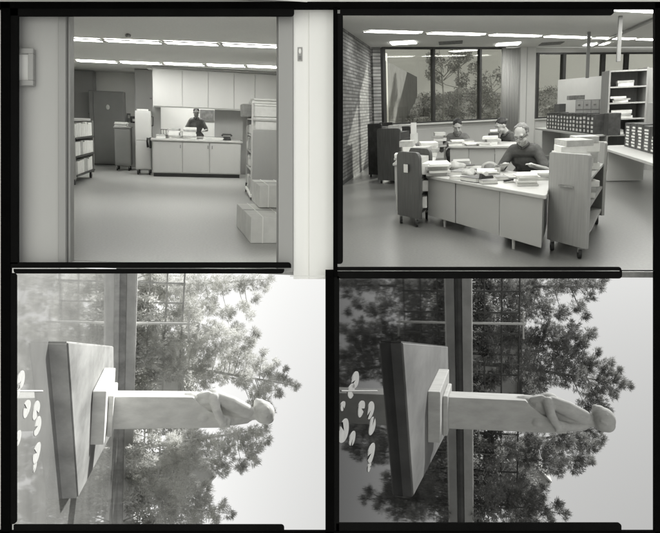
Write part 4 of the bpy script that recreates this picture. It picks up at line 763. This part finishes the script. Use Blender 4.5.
def leafy(m,f=.5):
    nt=m.node_tree; b=nt.nodes['Principled BSDF']; out=nt.nodes['Material Output']; tr=nt.nodes.new('ShaderNodeBsdfTranslucent'); mx=nt.nodes.new('ShaderNodeMixShader'); mx.inputs[0].default_value=f
    nt.links.new(b.inputs['Base Color'].links[0].from_socket,tr.inputs[0]); nt.links.new(b.outputs[0],mx.inputs[1]); nt.links.new(tr.outputs[0],mx.inputs[2]); nt.links.new(mx.outputs[0],out.inputs[0]); return m
def kit(tag_,leaf,leaf2,bark,water,wspec,stat,slab,stone,stoned,stonel,ground,shed,pad):
    return dict(leaf=leafy(mat('needles_'+tag_,leaf,.6,.45,.9,0,.35,v2=leaf*1.6)),leaf2=leafy(mat('leaves_'+tag_,leaf2,.6,.4,1.2,0,.35,v2=leaf2*1.6)),bark=mat('bark_'+tag_,bark,.9,.3,8,.3),water=water_mat('pool_water_'+tag_,water,wspec,None),
     stat=mat('pale_stone_'+tag_,stat,.85,.13,5,.5,.12,detail=12,stretch=(1.5,1.5,.6)),slab=mat('weathered_slab_'+tag_,slab,.8,.5,1.1,.1,.3,detail=9,stretch=(1,.3,1)),stone=mat('coping_stone_'+tag_,stone,.85,.15,1.5,.15,detail=9),stone_d=mat('dark_stone_'+tag_,stoned,.9,.3,2,.15),stone_l=mat('light_stone_'+tag_,stonel,.8,.08,3,.05),
     ground=mat('garden_soil_'+tag_,ground,.95,.4,.8,.4),shed=mat('shed_wall_'+tag_,shed,.8,.08,2),edge_shade=mat('shaded_stone_'+tag_,.05 if tag_=='dark' else .52,.6,.35,1.5,.2,.3,detail=8),pad=mat('lily_leaf_'+tag_,pad*.75,.5,.15,9,.05))  # platform edge tone set per view to stand in for shade
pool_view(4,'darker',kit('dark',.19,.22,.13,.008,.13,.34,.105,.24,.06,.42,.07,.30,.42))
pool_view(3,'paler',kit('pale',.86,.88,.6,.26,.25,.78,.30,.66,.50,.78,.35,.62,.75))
struct(B().add([(-60,-260,-1.45),(60,-260,-1.45),(60,.3,-1.45),(-60,.3,-1.45)],[(0,1,2,3)]),'ground',mat('bounce_ground',.6,.9,.2,3,.1),3)  # unseen pale sheet behind the camera, added to bounce light onto the hallway walls
# ============================================================ LIGHT
w=bpy.data.worlds.new('World'); S.world=w; w.use_nodes=True; nt=w.node_tree; bg=nt.nodes['Background']
sun_dir=nrm([.50,.72,.48])            # towards the sun
R3=RF[3]; c_,s_=math.cos(rad(10)),math.sin(rad(10)); R3=np.array([R3[0],R3[1]*c_-R3[2]*s_,R3[2]*c_+R3[1]*s_]); sl=R3@sun_dir
sky=nt.nodes.new('ShaderNodeTexSky'); sky.sky_type='NISHITA'; sky.sun_disc=False; sky.sun_elevation=math.asin(sl[2]); sky.sun_rotation=math.atan2(sl[0],sl[1]); sky.air_density=1.; sky.dust_density=1.; sky.ozone_density=1
tc=nt.nodes.new('ShaderNodeTexCoord'); mp=nt.nodes.new('ShaderNodeMapping'); mp.inputs['Rotation'].default_value=Matrix([list(R3[i]) for i in range(3)]).to_euler('XYZ')
bw=nt.nodes.new('ShaderNodeRGBToBW'); tn=nt.nodes.new('ShaderNodeMix'); tn.data_type='RGBA'; tn.blend_type='MULTIPLY'; tn.inputs['Factor'].default_value=1; tn.inputs['B'].default_value=(1,1,.985,1)
nt.links.new(tc.outputs['Generated'],mp.inputs[0]); nt.links.new(mp.outputs[0],sky.inputs[0]); nt.links.new(sky.outputs[0],bw.inputs[0]); nt.links.new(bw.outputs[0],tn.inputs['A']); nt.links.new(tn.outputs['Result'],bg.inputs['Color'])
bg.inputs['Strength'].default_value=.128
sd=bpy.data.lights.new('sun','SUN'); sd.energy=3.2; sd.angle=rad(.5); sd.color=(1,1,.97); so=bpy.data.objects.new('sun',sd); COL.objects.link(so)
so.rotation_euler=Vector(-sun_dir).to_track_quat('-Z','Y').to_euler(); so.location=Vector(sun_dir)*100
S.view_settings.view_transform='Standard'; S.view_settings.look='None'; S.view_settings.gamma=1; S.view_settings.exposure=1.0; S.view_settings.use_curve_mapping=False
S.render.engine='CYCLES'
try: S.cycles.max_bounces=8; S.cycles.transparent_max_bounces=12
except Exception: pass
